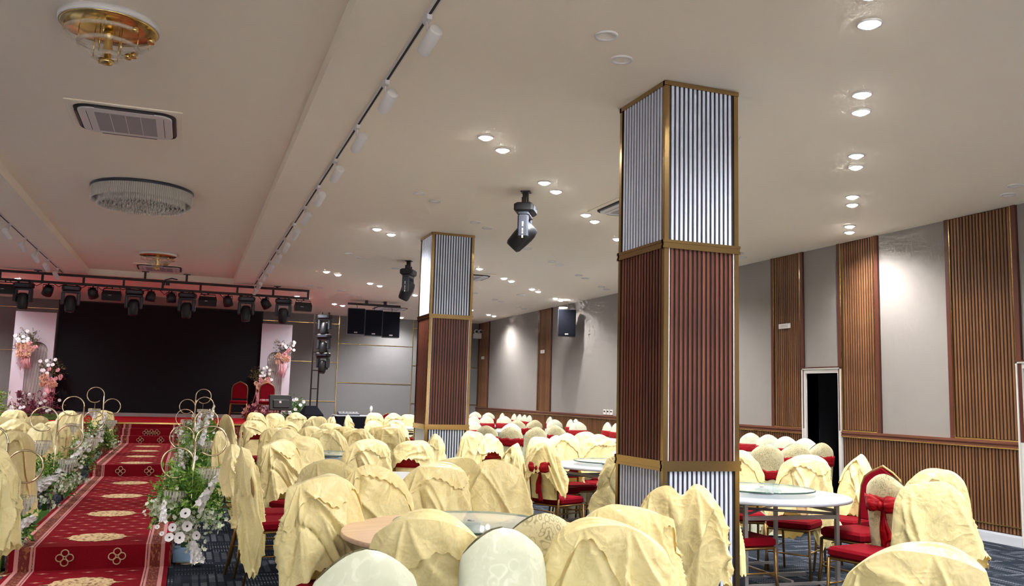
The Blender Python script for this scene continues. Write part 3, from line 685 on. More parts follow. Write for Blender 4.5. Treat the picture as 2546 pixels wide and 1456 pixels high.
CHAIRS = '''-2.74;16.74;-178;D;1;draped yellow chair against the white flowers at the left end of the stage
-2.22;14.77;33;D;2;round-topped yellow draped chair below the purple flowers of the left flower bed
-2.41;13.87;10;D;3;yellow draped chair cut by the left picture edge below the stage flowers
-2.03;12.03;167;D;4;broad pale yellow draped chair behind the first curled lamp stand from the left
-1.75;11.11;131;S;5;yellow draped chair with a strip of red sash behind a hanging crystal lamp
-2.02;16.88;154;D;6;yellow draped chair framed by the large upper ring of a curled lamp stand
-1.62;11.79;149;D;7;large yellow draped chair bordering the left side of the red runner
-1.86;15.58;95;D;8;narrow peaked yellow draped chair beneath a gold ring near the stage front
-1.56;17.69;152;D;9;yellow draped chair behind a crystal lamp closest to the runway steps on the left
-1.61;9.34;30;D;10;yellow draped chair hanging in folds behind the nearest left crystal stand
-1.38;6.55;147;B;3;long yellow cloth over a chair cut off by the left edge beside the runner
-0.6;4.06;-119;N;0;pale covered chair sliver low at the left picture edge
0.93;16.7;-65;D;5;twin-peaked yellow draped chair just below the stage chair without a neighbour on its left
1.45;18.17;-152;D;1;round yellow draped chair of the back row directly below the first red stage chair
1.78;18.53;-170;D;2;round yellow draped chair of the back row below the black stage monitor
2.09;18.13;174;D;4;yellow draped chair of the back row below the white flowers by the wedge speaker
2.16;16.53;13;D;6;yellow draped chair below the black wedge speaker at the end of the back row
1.06;13.75;-158;S;7;tall yellow draped chair with a red sash showing under its lifted hem
1.46;13.25;-167;S;2;yellow draped chair with a thin red band showing, in the second row from the stage
2.5;17.5;121;P;11;small two-pointed draped chair in front of the black mixing table's left corner
1.9;12.53;165;D;1;low round draped chair in the second row, left of the black mixing table
1.12;10.71;-160;D;9;yellow draped chair with a folded flap, third row from the stage, left end
1.21;10.19;-157;D;4;smooth round draped chair top in the third row, beside one with a folded flap
1.51;10.98;-179;D;10;draped chair with a crumpled folded top between two smooth round ones
1.22;8.92;-165;D;8;draped chair with straight vertical pleats, left of a glass turntable edge
1.6;10.45;172;D;6;smooth draped chair facing forward directly behind a glass turntable edge
0.62;10.03;-108;B;5;tall yellow draped chair behind the hanging crystals on the runner's right side
0.66;7.59;-97;S;9;half-folded draped chair with a red sash tip, next to a sharply peaked one
0.72;7.11;-83;P;12;sharply peaked yellow draped chair seen edge-on at the aisle with its red seat showing
1.0;8.25;-144;B;7;wide draped chair with deep folds above two stacked red seats at the aisle
1.04;6.17;-27;B;2;low wide draped chair behind the big foreground draped chair by the aisle
3.54;19.1;-125;P;11;bunched yellow cloth on a chair in front of the black mixing table
4.12;19.87;-174;D;1;round draped chair of the back row just beside the mixing table's right corner
4.39;19.42;170;D;4;round draped chair of the back row below the bare red chair top
4.75;19.74;156;D;2;draped chair of the back row touching the far column's edge
5.26;24.06;170;R;0;bare red banquet chair peeking over the back row near the far column
2.93;13.55;-146;D;10;draped chair with a ruffled fold, second row in front of the back row
2.69;12.41;-24;D;8;narrow draped chair with slanting pleats, left one of a pair near the far column
2.67;11.92;-18;D;9;narrow draped chair with slanting pleats, right one of a pair near the far column
3.31;14.49;170;S;5;draped chair with its red sash fully exposed just left of the far column
1.88;11.3;166;D;7;draped chair squeezed between two smooth ones behind the glass turntable
1.94;10.78;155;D;6;smooth high draped chair right of the glass turntable edge
1.66;8.26;179;B;4;wide damask draped chair with a straight fold over its top in the middle rows
2.12;8.65;160;S;1;draped chair with a straight red band below its top near the far column's base
2.47;9.88;97;S;8;draped chair seen edge-on with a red sash panel before the far column's base
1.84;6.58;14;B;6;round draped chair with a central crease behind the long foreground row
1.18;5.13;-166;B;9;damask draped chair with a flat folded top, leftmost behind the wooden round table
1.55;5.43;175;B;4;draped chair with one slanting fold, middle one behind the wooden round table
0.82;4.66;-160;B;7;big crumpled yellow draped chair left of the wooden round table, nearest the aisle
7.6;23.35;168;F;0;cream covered chair top farthest back, next to the far column's right edge
7.67;22.5;161;F;0;thin pointed cream chair top standing alone before the far corner of the wainscot
6.09;18.37;-161;F;0;cream covered chair partly hidden by the far column, second from the back
6.43;18.69;-178;F;0;cream covered chair with a red sash, first full one right of the far column
4.88;14.82;-174;F;0;cream covered chair with a wide red sash touching the far column's right edge
6.86;18.9;167;F;0;cream covered chair with a red sash in front of the row along the far wainscot
7.94;22.9;90;F;0;pointed cream chair top, leftmost of the five along the far wainscot
7.97;22.03;90;F;0;pointed cream chair top, second from left of the five along the far wainscot
7.94;21.55;90;F;0;pointed cream chair top, middle of the five along the far wainscot
7.89;21.07;90;F;0;pointed cream chair top, fourth from left of the five along the far wainscot
7.84;20.59;90;F;0;pointed cream chair top, rightmost of the five along the far wainscot
6.14;16.31;-17;K;0;covered chair turned away with a ruffled red sash below the row of five chair tops
6.53;16.58;1;K;0;covered chair turned away with a red sash, right end below the row of five
5.06;13.83;146;F;0;cream covered chair facing forward behind a grey-backed one with a red sash
4.6;12.47;-17;K;0;grey-backed covered chair with a broad red sash before the white table edge
5.02;12.75;1;M;0;grey-backed covered chair without a sash among the red-sashed far chairs
4.46;12.94;-33;F;0;cream covered chair behind a torn-looking draped one right of the far column
3.63;10.71;-159;D;8;draped chair with scalloped edge and straight pleats right of the far column's base
3.62;9.88;-146;S;9;draped chair with a jagged opening showing red cloth
2.71;7.79;112;P;12;slanting draped chair with a long trailing side in the middle of the hall
1.96;5.66;156;B;2;wide arched draped chair, rightmost behind the wooden round table
7.89;19.38;90;F;0;narrow cream covered chair with a red sash alone before the second wood strip
7.22;16.68;175;M;0;grey-backed covered chair behind one with a red sash below the second wood strip
5.98;13.52;-56;K;0;grey-backed covered chair with a tilted red sash below the second wood strip
7.51;17.33;90;F;0;cream covered chair at the left of a tight trio before the wainscot
7.8;17.7;90;F;0;cream covered chair at the back of a tight trio before the wainscot
7.15;15.4;171;F;0;cream covered chair with a red sash at the front of a tight trio
7.56;15.66;90;F;0;cream covered chair with a red sash below the wall sockets, left of two
7.42;15.02;90;F;0;cream covered chair with a red sash cut by the near column's left edge
4.59;10.1;176;M;0;grey-backed covered chair peeking over two draped chairs behind the white table
4.31;9.48;-175;D;6;smooth draped chair behind the white table left of the near column
4.96;10.42;163;D;10;yellow draped chair squeezed behind two smooth ones left of the near column
4.75;9.65;160;D;4;smooth draped chair closest to the near column behind the white table
3.95;9.15;-159;D;1;draped chair right behind the one with a red bow in the middle of the hall
3.6;8.3;-63;S;13;draped chair with a red bow and hanging tail on its back
3.92;7.42;-21;B;12;long yellow drape on a chair half hidden by the near column's left edge
7.85;11.16;122;F;0;cream covered chair with a red sash, leftmost of the row beside the dark doorway
7.79;10.65;122;F;0;cream covered chair second in the row leading to the dark doorway
7.66;10.08;122;F;0;cream covered chair third in the row leading to the dark doorway
7.6;9.6;122;F;0;cream covered chair next to the doorway's pale frame
6.29;8.49;-37;L;0;tall grey-backed covered chair with a low red sash behind the white round table
6.74;8.66;-24;K;0;grey-backed covered chair with a red sash, left of a pair before the doorway
7.16;8.88;-3;K;0;grey-backed covered chair with a red sash directly in front of the doorway
4.85;6.93;153;D;6;smooth draped chair behind the white table touching the near column's right edge
5.04;6.42;124;B;4;broad draped chair behind the glass turntable of the white table
5.59;6.42;111;P;12;yellow cloth hanging over a chair left of the bare red chair
4.98;5.57;98;R;0;bare red banquet chair with a gold frame beside the wood wainscot
4.53;4.99;100;V;0;covered chair with a large red bow above its bare red seat beside the white table
5.39;5.19;-50;D;10;draped chair with a cape-like cloth in front of the wainscot, rightmost
4.56;4.51;-36;D;8;draped chair with a loose hanging flap right of the red-bowed chair
2.47;2.52;-40;B;1;large plain yellow draped chair cropped by the bottom right of the frame
2.74;4.53;-32;B;11;twin-peaked yellow draped chair right against the near column's front
1.91;3.74;-15;B;7;draped chair with a scalloped overlapping fold left of the near column
1.63;3.22;-28;B;12;pointed pale draped chair in the front row with a scalloped hem
1.43;3.7;-1;M;0;grey damask covered chair back beside the glass turntable of the wooden table
1.14;2.8;-174;N;0;smooth pale covered chair in the middle of the front row
0.58;2.45;-172;N;0;smooth pale covered chair at the left of the front row
1.0;3.5;-25;B;10;draped chair with a central hanging fold in front of the wooden table'''
for ln in CHAIRS.split('\n'):
    x, y, a, typ, var, lab = ln.split(';')
    far = lab.startswith('pointed cream chair top,')
    s_ = 1.035 if (typ in 'FKML' and float(y) > 8) else 1.08 if lab.startswith('bare red banquet chair with a gold') else 1.0
    chair(float(x), float(y), math.radians(float(a)), typ, int(var), lab, 'row of chairs along the far wainscot' if far else None, s_)
chair(1.13, 21.35, PI*.97, 'R', 0, 'red banquet chair with a gold frame standing alone before the black screen', z=SZ)
chair(1.80, 21.5, PI*1.02, 'R', 0, 'red banquet chair on stage next to the pink floral arch board', z=SZ)
chair(3.98, 5.72, -PI/2, 'B', 6, 'draped chair tucked between the near column and the white table')

# ---------------------------------------------------------------- round folding tables
def round_table(x, y, top, label, rz=0, r=.68, glass=True, gl=None):
    t = thing('round_table', label, 'table', (x, y, 0), rz)
    MB().lathe([(r-.004, .725), (r, .729), (r, .747), (r-.004, .75)], 56).obj('table_top', K[top], t)
    q = .40
    for sx in (-1, 1):
        for sy in (-1, 1): MB().box(sx*q-.014, sx*q+.014, sy*q-.014, sy*q+.014, 0, .725).obj('leg', K['steel'], t)
    for sy in (-1, 1):
        MB().box(-q, q, sy*q-.01, sy*q+.01, .60, .63).obj('rail', K['steel'], t); MB().box(sy*q-.01, sy*q+.01, -q, q, .645, .67).obj('rail', K['steel'], t)
        MB().tube([(-q*sy, q*.96, .615), (q*sy, -q*.96, .635)], .011, 6).obj('brace', K['steel'], t)
    MB().box(-q, q, -.012, .012, .10, .13).obj('stretcher', K['steel'], t); MB().box(-.012, .012, -q, q, .13, .155).obj('stretcher', K['steel'], t)
    for s_ in (-1, 1): MB().box(-q*1.0, q*1.0, s_*q-.008, s_*q+.008, .12, .14).obj('stretcher', K['steel'], t)
    if glass:
        u = thing('glass_turntable', gl or ('round glass turntable on the '+label), 'turntable', (x, y, .75))
        MB().lathe([(.41, .036), (.414, .039), (.414, .045), (.41, .048)], 56).obj('glass_disc', K['glass'], u)
        MB().lathe([(.411, .036), (.4155, .038), (.4155, .045), (.411, .0475)], 56, cap=False).obj('glass_rim', K['glass_edge'], u)
        MB().lathe([(.10, 0), (.10, .012), (.055, .016), (.055, .035)], 28).obj('bearing', K['steel'], u)
        MB().lathe([(.012, .048), (.02, .05), (.012, .056)], 16).obj('centre_cap', K['steel'], u)
round_table(1.46, 4.52, 'top_wood', 'round table with a beige wood top in the foreground', .3, gl='clear glass turntable on the beige wood table')
round_table(4.35, 5.95, 'top_white', 'white round table on steel legs right of the near column', -.05, gl='clear glass turntable on the white table right of the near column')
round_table(4.40, 8.70, 'top_white', 'white round table with red seats under it left of the near column', .2, gl='glass turntable on the white table left of the near column')
round_table(1.50, 9.75, 'top_white', 'white round table whose edge shows between draped chairs in the middle rows', gl='glass turntable edge between draped chairs in the middle rows')
for i, (x, y, lab) in enumerate([(1.65, 7.35, 'round table hidden among the draped chairs behind the foreground row'),
        (4.25, 18.6, 'round table in front of the black mixing table'),
        (4.45, 13.7, 'round table with a white edge below the red-sashed far chairs'), (6.5, 17.5, 'round table among cream chairs right of the far column'), (7.0, 20.6, 'round table before the far wainscot row'),
        (7.0, 14.2, 'white round table below the wall sockets'), (-2.7, 15.5, 'round table among draped chairs at the far left'), (-2.35, 10.6, 'round table among draped chairs left of the runner')]):
    round_table(x, y, 'top_white', lab, i*.4, glass=False)

# ---------------------------------------------------------------- ceiling fixtures
def cassette(x, y, z, label):
    t = thing('air_conditioner', label, 'air conditioner', (x, y, z))
    MB().bbox(-.475, .475, -.475, .475, -.012, 0, .004).obj('flange', K['ceiling'], t)
    def rr(h, r):
        return [(sx*(h-r)+r*math.cos(a), sy*(h-r)+r*math.sin(a)) for sx, sy, a0 in ((1, 1, 0), (-1, 1, PI/2), (-1, -1, PI), (1, -1, 1.5*PI)) for a in [a0+PI/2*k/6 for k in range(7)]]
    L = [[(a, b, z_) for a, b in rr(h, r)] for h, r, z_ in ((.42, .14, -.012), (.415, .14, -.024), (.40, .13, -.026))]
    MB().loops(L).obj('slot_ring', K['vent_dark'], t)
    L = [[(a, b, z_) for a, b in rr(h, r)] for h, r, z_ in ((.385, .11, -.02), (.385, .11, -.034), (.375, .10, -.038))]
    MB().loops(L).obj('cover_panel', K['white_pl'], t)
    p = MB().bbox(-.25, .25, -.29, .29, -.042, -.037, .002).obj('grille', K['greyvent'], t)
    for k in (-1, 0, 1): MB().box(k*.125-.003, k*.125+.003, -.285, .285, -.044, -.041).obj('grille_bar', K['white_pl'], p)
    for s_ in (-1, 1):
        MB().box(s_*.403-.012, s_*.403+.012, -.24, .24, -.034, -.022).obj('louvre', K['greyplastic'], t)
        MB().box(-.24, .24, s_*.403-.012, s_*.403+.012, -.034, -.022).obj('louvre', K['greyplastic'], t)
        MB().box(s_*.315-.002, s_*.315+.002, -.3, .3, -.040, -.037).obj('seam', K['vent_dark'], t)
cassette(-.68, 8.48, HT, 'white ceiling air conditioner between the gold lamp and the crystal lamp')
cassette(-.70, 18.9, HT, 'white ceiling air conditioner just behind the small gold lamp near the stage')
cassette(4.92, 9.05, H, 'white ceiling air conditioner half hidden by the near column')
cassette(4.85, 15.9, H, 'white ceiling air conditioner half hidden by the far column')
cassette(4.95, 23.0, H, 'white ceiling air conditioner above the three hanging loudspeakers')
def gold_lamp(x, y, z, r, label):
    t = thing('ceiling_lamp', label, 'lamp', (x, y, z))
    k = r/.31
    MB().lathe([(r, 0), (r, -.035*k), (r*.985, -.042*k)], 48).obj('white_rim', K['white_pl'], t)
    MB().lathe([(r*.985, -.04*k), (r*.93, -.05*k), (r*.6, -.058*k), (.02, -.06*k)], 48).obj('mirror_plate', K['gold'], t)
    MB().lathe([(.035*k, -.058*k), (.03*k, -.1*k), (.022*k, -.12*k), (.03*k, -.2*k), (.02*k, -.25*k), (.045*k, -.262*k), (.035*k, -.285*k), (.008, -.292*k)], 20).obj('stem', K['gold'], t)
    for rr_, zz, a0, a1, nm in ((.265, .105, -.2, 1.72*PI, 0), (.18, .165, .9, 2.75*PI, 1), (.095, .235, 2.0, 3.9*PI, 2)):
        n_ = 40; a1 = a0+min(a1-a0, 1.9*PI)
        pts = [(rr_*k*math.cos(a0+(a1-a0)*i/n_), rr_*k*math.sin(a0+(a1-a0)*i/n_), -zz*k) for i in range(n_+1)]
        rg = MB().tube(pts, [.014*k]*(n_+1), 8).obj('acrylic_ring', K['acrylic'], t)
        for e in (pts[0], pts[-1]): MB().lathe([(.022*k, -.018*k), (.022*k, .012*k), (.012*k, .02*k)], 14, m=T(*e)).obj('end_cap', K['gold'], rg)
        for q in range(4):
            p = pts[int((q+.5)*n_/4)]; MB().tube([(p[0], p[1], -.052*k), (p[0], p[1], -zz*k)], .0035*k, 6).obj('rod', K['gold'], rg)
gold_lamp(-.65, 6.17, HT, .315, 'large gold mirror ceiling lamp with acrylic rings at the top of the picture')
gold_lamp(-.67, 16.9, HT, .325, 'small looking gold ceiling lamp with rings nearest the stage')
t = thing('crystal_chandelier', 'wide round crystal ceiling lamp with two tiers of clear rods', 'chandelier', (-.68, 11.42, HT))
MB().lathe([(.58, 0), (.59, -.01), (.59, -.03), (.57, -.036)], 64).obj('dark_rim', K['greyplastic'], t)
def rods(r, n_, z0, z1, wd, nm):
    b = MB()
    for k in range(n_):
        a = 2*PI*k/n_; m_ = T(r*math.cos(a), r*math.sin(a), 0) @ RZ(a)
        b.loops([[(-.5*wd, -wd*.5, z0), (.5*wd, -wd*.5, z0), (.5*wd, wd*.5, z0), (-.5*wd, wd*.5, z0)], [(-.5*wd, -wd*.5, z1), (.5*wd, -wd*.5, z1), (.5*wd, wd*.5, z1), (-.5*wd, wd*.5, z1)],
                 [(-.1*wd, -wd*.1, z1-wd), (.1*wd, -wd*.1, z1-wd), (.1*wd, wd*.1, z1-wd), (-.1*wd, wd*.1, z1-wd)]], m=m_, smooth=False)
    return stuff(b.obj(nm, K['crystal'], t))
MB().lathe([(.55, -.036), (.55, -.14), (.45, -.15), (.45, -.19), (.02, -.195)], 48, cap=False).obj('mirror_core', K['lampcore'], t)
rods(.575, 150, -.036, -.165, .019, 'outer_crystal_rods'); rods(.50, 130, -.15, -.215, .018, 'inner_crystal_rods')
b = MB(); rs = random.Random(5)
for rr_ in (.06, .11, .16, .21, .26, .31, .36, .41, .455):
    for k in range(int(rr_*150)):
        a = 2*PI*k/int(rr_*150)+rr_*9; zz = -.245+.05*(rr_/.455)**2+rs.uniform(-.008, .008)
        b.lathe([(.002, zz+.03), (.012, zz+.006), (.010, zz-.008), (.001, zz-.018)], 6, m=T(rr_*math.cos(a), rr_*math.sin(a), 0), smooth=False)
stuff(b.obj('crystal_drops', K['crystal'], t))

# track spotlights
def track(x, y0, y1, label):
    t = thing('light_track', label, 'track', (x, 0, H))
    MB().box(-.017, .017, y0, y1, -.022, 0).obj('rail', K['white_pl'], t); MB().box(-.008, .008, y0+.01, y1-.01, -.024, -.0215).obj('slot', K['vent_dark'], t)
track(1.21, 3.0, 19.7, 'white lighting track beside the recessed ceiling, above the hall side')
track(-2.55, 3.0, 19.7, 'white lighting track at the far left of the recessed ceiling')
def track_spot(x, y, label, s_, group):
    t = thing('track_spotlight', label, 'spotlight', (x, y, H), 0, group)
    MB().bbox(-.018, .018, -.05, .05, -.055, -.02, .004).obj('adapter', K['white_pl'], t)
    MB().tube([(0, 0, -.055), (0, 0, -.10), (.012*s_, 0, -.125)], .008, 8).obj('arm', K['white_pl'], t)
    m_ = T(.02*s_, 0, -.165) @ RZ(math.radians(12 if s_ > 0 else -12)) @ RX(math.radians(-116))
    MB().lathe([(.001, -.085), (.04, -.09), (.0425, -.085), (.0425, .095), (.04, .10), (.035, .10), (.033, .07), (.001, .068)], 24, m=m_, cap=False).obj('can', K['white_pl'], t)
    MB().lathe([(.001, .075), (.03, .076)], 18, m=m_, cap=False).obj('lens', K['greyvent'], t)
for i, y in enumerate([4.91, 6.1, 7.25, 8.43, 9.62, 10.8, 11.98, 13.2, 14.4, 15.7, 17.05, 18.4, 19.5]):
    track_spot(1.21, y, ORD[i]+' white cylinder spotlight from the camera end of the long ceiling track', 1, 'track spotlights on the hall-side track')
for i, y in enumerate([14.0, 15.25, 16.5, 17.7, 18.95]):
    track_spot(-2.55, y, ORD[i]+' white cylinder spotlight from the picture edge on the left ceiling track', -1, 'track spotlights on the left track')

# moving heads, par cans, floods
def mh_meshes():
    d = {}
    b = MB().bbox(-.165, .165, -.10, .10, -.10, 0, .02); d['base'] = (b.mesh('base'), 'black')
    b = MB().bbox(-.12, .12, -.108, -.10, -.08, -.02, .003); d['display_panel'] = (b.mesh('display_panel'), 'greyplastic')
    b = MB()
    for s_ in (-1, 1): b.bbox(s_*.135-.03, s_*.135+.03, -.055, .055, -.37, -.13, .014)
    b.bbox(-.16, .16, -.06, .06, -.14, -.10, .012); d['yoke'] = (b.mesh('yoke'), 'greyplastic')
    m_ = T(0, 0, -.31)
    b = MB().lathe([(.055, .12), (.085, .10), (.10, .04), (.10, -.04), (.088, -.17), (.07, -.20)], 18); d['head'] = (b.mesh('head'), 'black')
    b = MB().lathe([(.001, -.196), (.03, -.20), (.062, -.202)], 16, cap=False); d['lens'] = (b.mesh('lens'), 'lens')
    b = MB()
    for s_ in (-.1, .1): b.cbox((s_, 0, .03), (.03, .05, .06))
    d['clamp'] = (b.mesh('clamp'), 'blackmetal')
    for me, mm in d.values(): me.materials.append(K[mm])
    return d
MH = mh_meshes()
def moving_head(x, y, z, label, rz=0, tilt=0, drop=0, group=None, s_=1.0, logo=False):
    t = thing('moving_head_light', label, 'stage light', (x, y, z), rz, group); t.scale = (s_,)*3
    for k, (me, mm) in MH.items():
        o = mob(k, me, None, t)
        if k in ('head', 'lens'): o.location = (0, 0, -.31); o.rotation_euler = (tilt, 0, 0)
    if drop:
        MB().box(-.03, .03, -.03, .03, .0, drop).obj('drop_pole', K['blackmetal'], t); MB().cbox((0, 0, drop-.006), (.1, .1, .012)).obj('ceiling_plate', K['blackmetal'], t)
        MB().tube([(.165, 0, -.04), (.20, 0, -.02), (.205, 0, -.07), (.165, 0, -.09)], .006, 6).obj('side_handle', K['greyplastic'], t)
    if logo:
        b = MB()
        for k, hh in enumerate((.03, .012, .026, .02, .03)): b.box(-.1675, -.165, -.007, .007, -.21-.035*k-hh, -.21-.035*k)
        b.obj('lettering', K['white_pl'], t)
    return t
moving_head(3.40, 8.91, 3.591, 'black moving-head light hanging from the ceiling left of the near column', 1.05, .75, .144, logo=True, s_=1.06)
moving_head(3.43, 14.57, 3.591, 'black moving-head light hanging from the ceiling left of the far column', 1.05, .4, .144, logo=True, s_=1.06)

TYs = 19.7
tr = thing('lighting_truss', 'black ladder-shaped lighting truss hanging above the stage front', 'truss', (0, TYs, 0))
for z in (3.685, 3.515): MB().box(-3.69, 2.40, -.025, .025, z-.025, z+.025).obj('truss_bar', K['blackmetal'], tr)
for i in range(9):
    x = -3.69+.025+i*(6.09-.05)/8; MB().box(x-.022, x+.022, -.02, .02, 3.53, 3.67).obj('truss_post', K['blackmetal'], tr)
for x, ztop in ((-1.0, HT), (-.18, HT), (-3.0, H), (1.7, H)):
    MB().box(x-.022, x+.022, -.022, .022, 3.70, ztop-.012).obj('hanger', K['blackmetal'], tr); MB().box(x-.07, x+.07, -.05, .05, ztop-.012, ztop-.001).obj('hanger_plate', K['blackmetal'], tr)
b = MB(); rs = random.Random(3)
for i in range(15):
    x = -3.5+i*.4; b.tube([(x, -.03, 3.50), (x+.1, -.05, 3.45-rs.uniform(0, .06)), (x+.22, -.03, 3.50)], .008, 5)
b.obj('cables', K['black'], tr)
b = MB(); b.tube([(-.62, -.02, 3.60), (-.60, -.02, 3.72), (-.48, -.02, 3.76), (-.36, -.02, 3.74)], .012, 6).cbox((-.55, 0, 3.66), (.08, .06, .10)); b.obj('cable_coil', K['black'], tr)
def par(x, label, rz, tilt):
    t = thing('par_light', label, 'stage light', (x, TYs, 3.49), rz)
    MB().tube([(-.10, 0, -.12), (-.10, 0, -.03), (.10, 0, -.03), (.10, 0, -.12)], .008, 6).obj('bracket', K['blackmetal'], t)
    MB().tube([(0, 0, .0), (0, 0, -.03)], .014, 8).obj('clamp', K['blackmetal'], t)
    m_ = T(0, 0, -.14) @ RX(tilt)
    MB().lathe([(.05, .10), (.08, .08), (.098, 0), (.10, -.10), (.092, -.10), (.085, -.05), (.001, -.04)], 20, m=m_, cap=False).obj('can', K['black'], t)
    MB().lathe([(.001, -.06), (.086, -.062)], 16, m=m_, cap=False).obj('lens', K['greyplastic'], t)
def flood(x, label):
    t = thing('flood_light', label, 'stage light', (x, TYs, 3.49))
    MB().tube([(-.16, 0, -.08), (-.16, 0, -.03), (.16, 0, -.03), (.16, 0, -.08)], .009, 6).obj('bracket', K['blackmetal'], t)
    MB().tube([(0, 0, 0), (0, 0, -.03)], .014, 8).obj('clamp', K['blackmetal'], t)
    MB().loops([[(-.17, -.05, -.07), (.17, -.05, -.07), (.17, .05, -.07), (-.17, .05, -.07)], [(-.19, -.08, -.15), (.19, -.08, -.15), (.19, .06, -.15), (-.19, .06, -.15)], [(-.18, -.10, -.27), (.18, -.10, -.27), (.18, .05, -.27), (-.18, .05, -.27)]], smooth=False).obj('housing', K['black'], t)
    MB().box(-.06, .0, -.088, -.078, -.18, -.165).obj('name_plate', K['greyvent'], t)
seq = 'fmpmpfmppmfpmpmf'
xsq = [-3.56, -3.23, -2.79, -2.37, -1.97, -1.61, -1.18, -.86, -.46, -.14, .27, .68, 1.07, 1.47, 1.86, 2.28]
cn = {'f': 0, 'm': 0, 'p': 0}; prs = [(.5, .7), (-.4, .6), (.9, .2), (-.2, .2), (-.5, .5), (-.9, .7), (.4, .4)]
for ch, x in zip(seq, xsq):
    o_ = ORD[cn[ch]]
    if ch == 'm': moving_head(x, TYs, 3.47, o_+' black moving-head light from the left on the stage truss', rs.uniform(-.25, .25), rs.uniform(-.25, .2), s_=1.06)
    elif ch == 'p': par(x, o_+' round black par can from the left on the stage truss', *prs[cn[ch] % 7])
    else: flood(x, o_+' wide black flood light from the left on the stage truss')
    cn[ch] += 1

# vertical light tower at the stage side
tw = thing('light_tower', 'black upright ladder tower carrying three moving heads beside the stage', 'truss', (2.93, 22.0, SZ))
for x in (-.085, .085): MB().box(x-.018, x+.018, -.018, .018, 0, 2.66).obj('tower_rail', K['blackmetal'], tw)
for z in (.35, .8, 1.25, 1.7, 2.15, 2.6): MB().box(-.085, .085, -.012, .012, z-.012, z+.012).obj('tower_rung', K['blackmetal'], tw)
MB().cbox((0, 0, .01), (.5, .5, .02)).obj('tower_foot', K['blackmetal'], tw); MB().box(.08, .30, -.03, .03, 1.28, 1.31).box(.2, .3, -.03, .03, 1.31, 1.35).obj('side_arm', K['blackmetal'], tw)
for i, z in enumerate((3.36, 2.88, 2.42)):
    o = moving_head(3.08, 21.83, z, ['top', 'middle', 'lowest'][i]+' black moving-head light on the upright tower beside the stage', -.6, -.25, s_=1.0)

# hanging loudspeakers
def speaker(x, y, z, rz, label, hook=.1, white=False):
    t = thing('loudspeaker', label, 'speaker', (x, y, z), rz)
    MB().bbox(-.215, .215, -.02, .30, 0, .645, .01).obj('cabinet', K['white_pl'] if white else K['greyplastic'], t)
    MB().bbox(-.202, .202, -.032, -.02, .014, .63, .004).obj('grille', K['blackcloth'], t)
    p = MB().box(-.04, .04, -.036, -.032, .035, .062).obj('badge', K['white_pl'], t)
    b = MB()
    for k in range(4): b.box(-.033+.017*k, -.022+.017*k, -.0365, -.036, .042, .056)
    b.obj('badge_lettering', K['greyplastic'], p)
    MB().tube([(0, .1, .645), (.02, .1, .645+hook*.5), (0, .1, .645+hook)], .006, 6).obj('hook', K['blackmetal'], t)
    return t
sb = thing('speaker_bar', 'black ceiling bar holding three loudspeakers', 'bracket', (4.22, 21.45, H))
MB().box(-.66, .66, -.03, .03, -.13, -.08).obj('bar', K['blackmetal'], sb)
for x in (-.2, .27): MB().box(x-.035, x+.035, -.03, .03, -.08, -.001).obj('mount', K['blackmetal'], sb)
for i, x in enumerate((-.44, .0, .44)):
    speaker(4.22+x, 21.42, 2.87+.015*(1-i), -.14, ['left', 'middle', 'right'][i]+' one of three black loudspeakers hanging together before the grey wall', .1)
s_ = speaker(8.14, 18.45, 2.89, -.40, 'single black loudspeaker hanging near the beige side wall', .2)
s_.scale = (.97, .97, .97)
MB().bbox(-.2, .02, 0, .16, .645, .70, .015).obj('mount_box', K['white_pl'], s_)

# small wall fittings
def fitting(name, y, z, wd, hh, label, cat, dark=False):
    t = thing(name, label, cat, (XW-.034 if cat != 'socket' else XW, y, z))
    MB().bbox(-.02, 0, -wd/2, wd/2, -hh/2, hh/2, .004).obj('face_plate', K['white_pl'], t)
    if cat == 'socket': MB().box(-.023, -.02, -wd*.28, wd*.28, 0, hh*.3).obj('outlet', K['vent_dark'], t)
    else: MB().box(-.023, -.02, -wd*.3, wd*.3, -hh*.28, hh*.28).obj('inset', K['bulk'], t)
fitting('wall_controller', 20.79, 2.64, .24, .085, 'white wall control box on the second wood strip', 'control')
fitting('wall_controller', 25.66, 2.64, .26, .085, 'white wall control box on the farthest wood strip', 'control')
fitting('wall_controller', 11.03, 2.65, .27, .075, 'white wide wall box on the wood strip beside the doorway', 'control')
for i, y in enumerate((17.22, 17.06, 16.9)): fitting('wall_socket', y, 1.19, .12, .11, ['left', 'middle', 'right'][i]+' white socket of the three above the chair rail', 'socket')
t = thing('emergency_light', 'white twin-head emergency light in the far corner', 'light', (8.42, 25.95, 3.38))
MB().bbox(-.13, .13, -.04, .13, -.13, .03, .02).obj('housing', K['white_pl'], t)
for x in (-.07, .07):
    o = MB().lathe([(.03, .05), (.06, .03), (.07, -.02), (.062, -.035), (.001, -.03)], 16, m=T(x, -.03, .09) @ RX(-1.25), cap=False).obj('lamp_head', K['white_pl'], t)
    MB().lathe([(.001, -.036), (.045, -.034)], 14, m=T(x, -.03, .09) @ RX(-1.25), cap=False).obj('lens', K['greyplastic'], o)
MB().tube([(.05, .13, -.03), (.1, .3, -.03)], .01, 6).obj('wall_arm', K['white_pl'], t)
for i, (x, y) in enumerate(((6.85, 18.1), (3.1, 19.6), (2.05, 20.3))):
    tag(MB().bbox(x-.09, x+.09, y-.05, y+.05, H-.02, H, .004).obj('ceiling_vent', K['white_pl']), 'small pale ceiling vent '+('towards the beige wall' if i == 0 else 'above the three loudspeakers' if i == 1 else 'nearest the truss end'), 'vent')
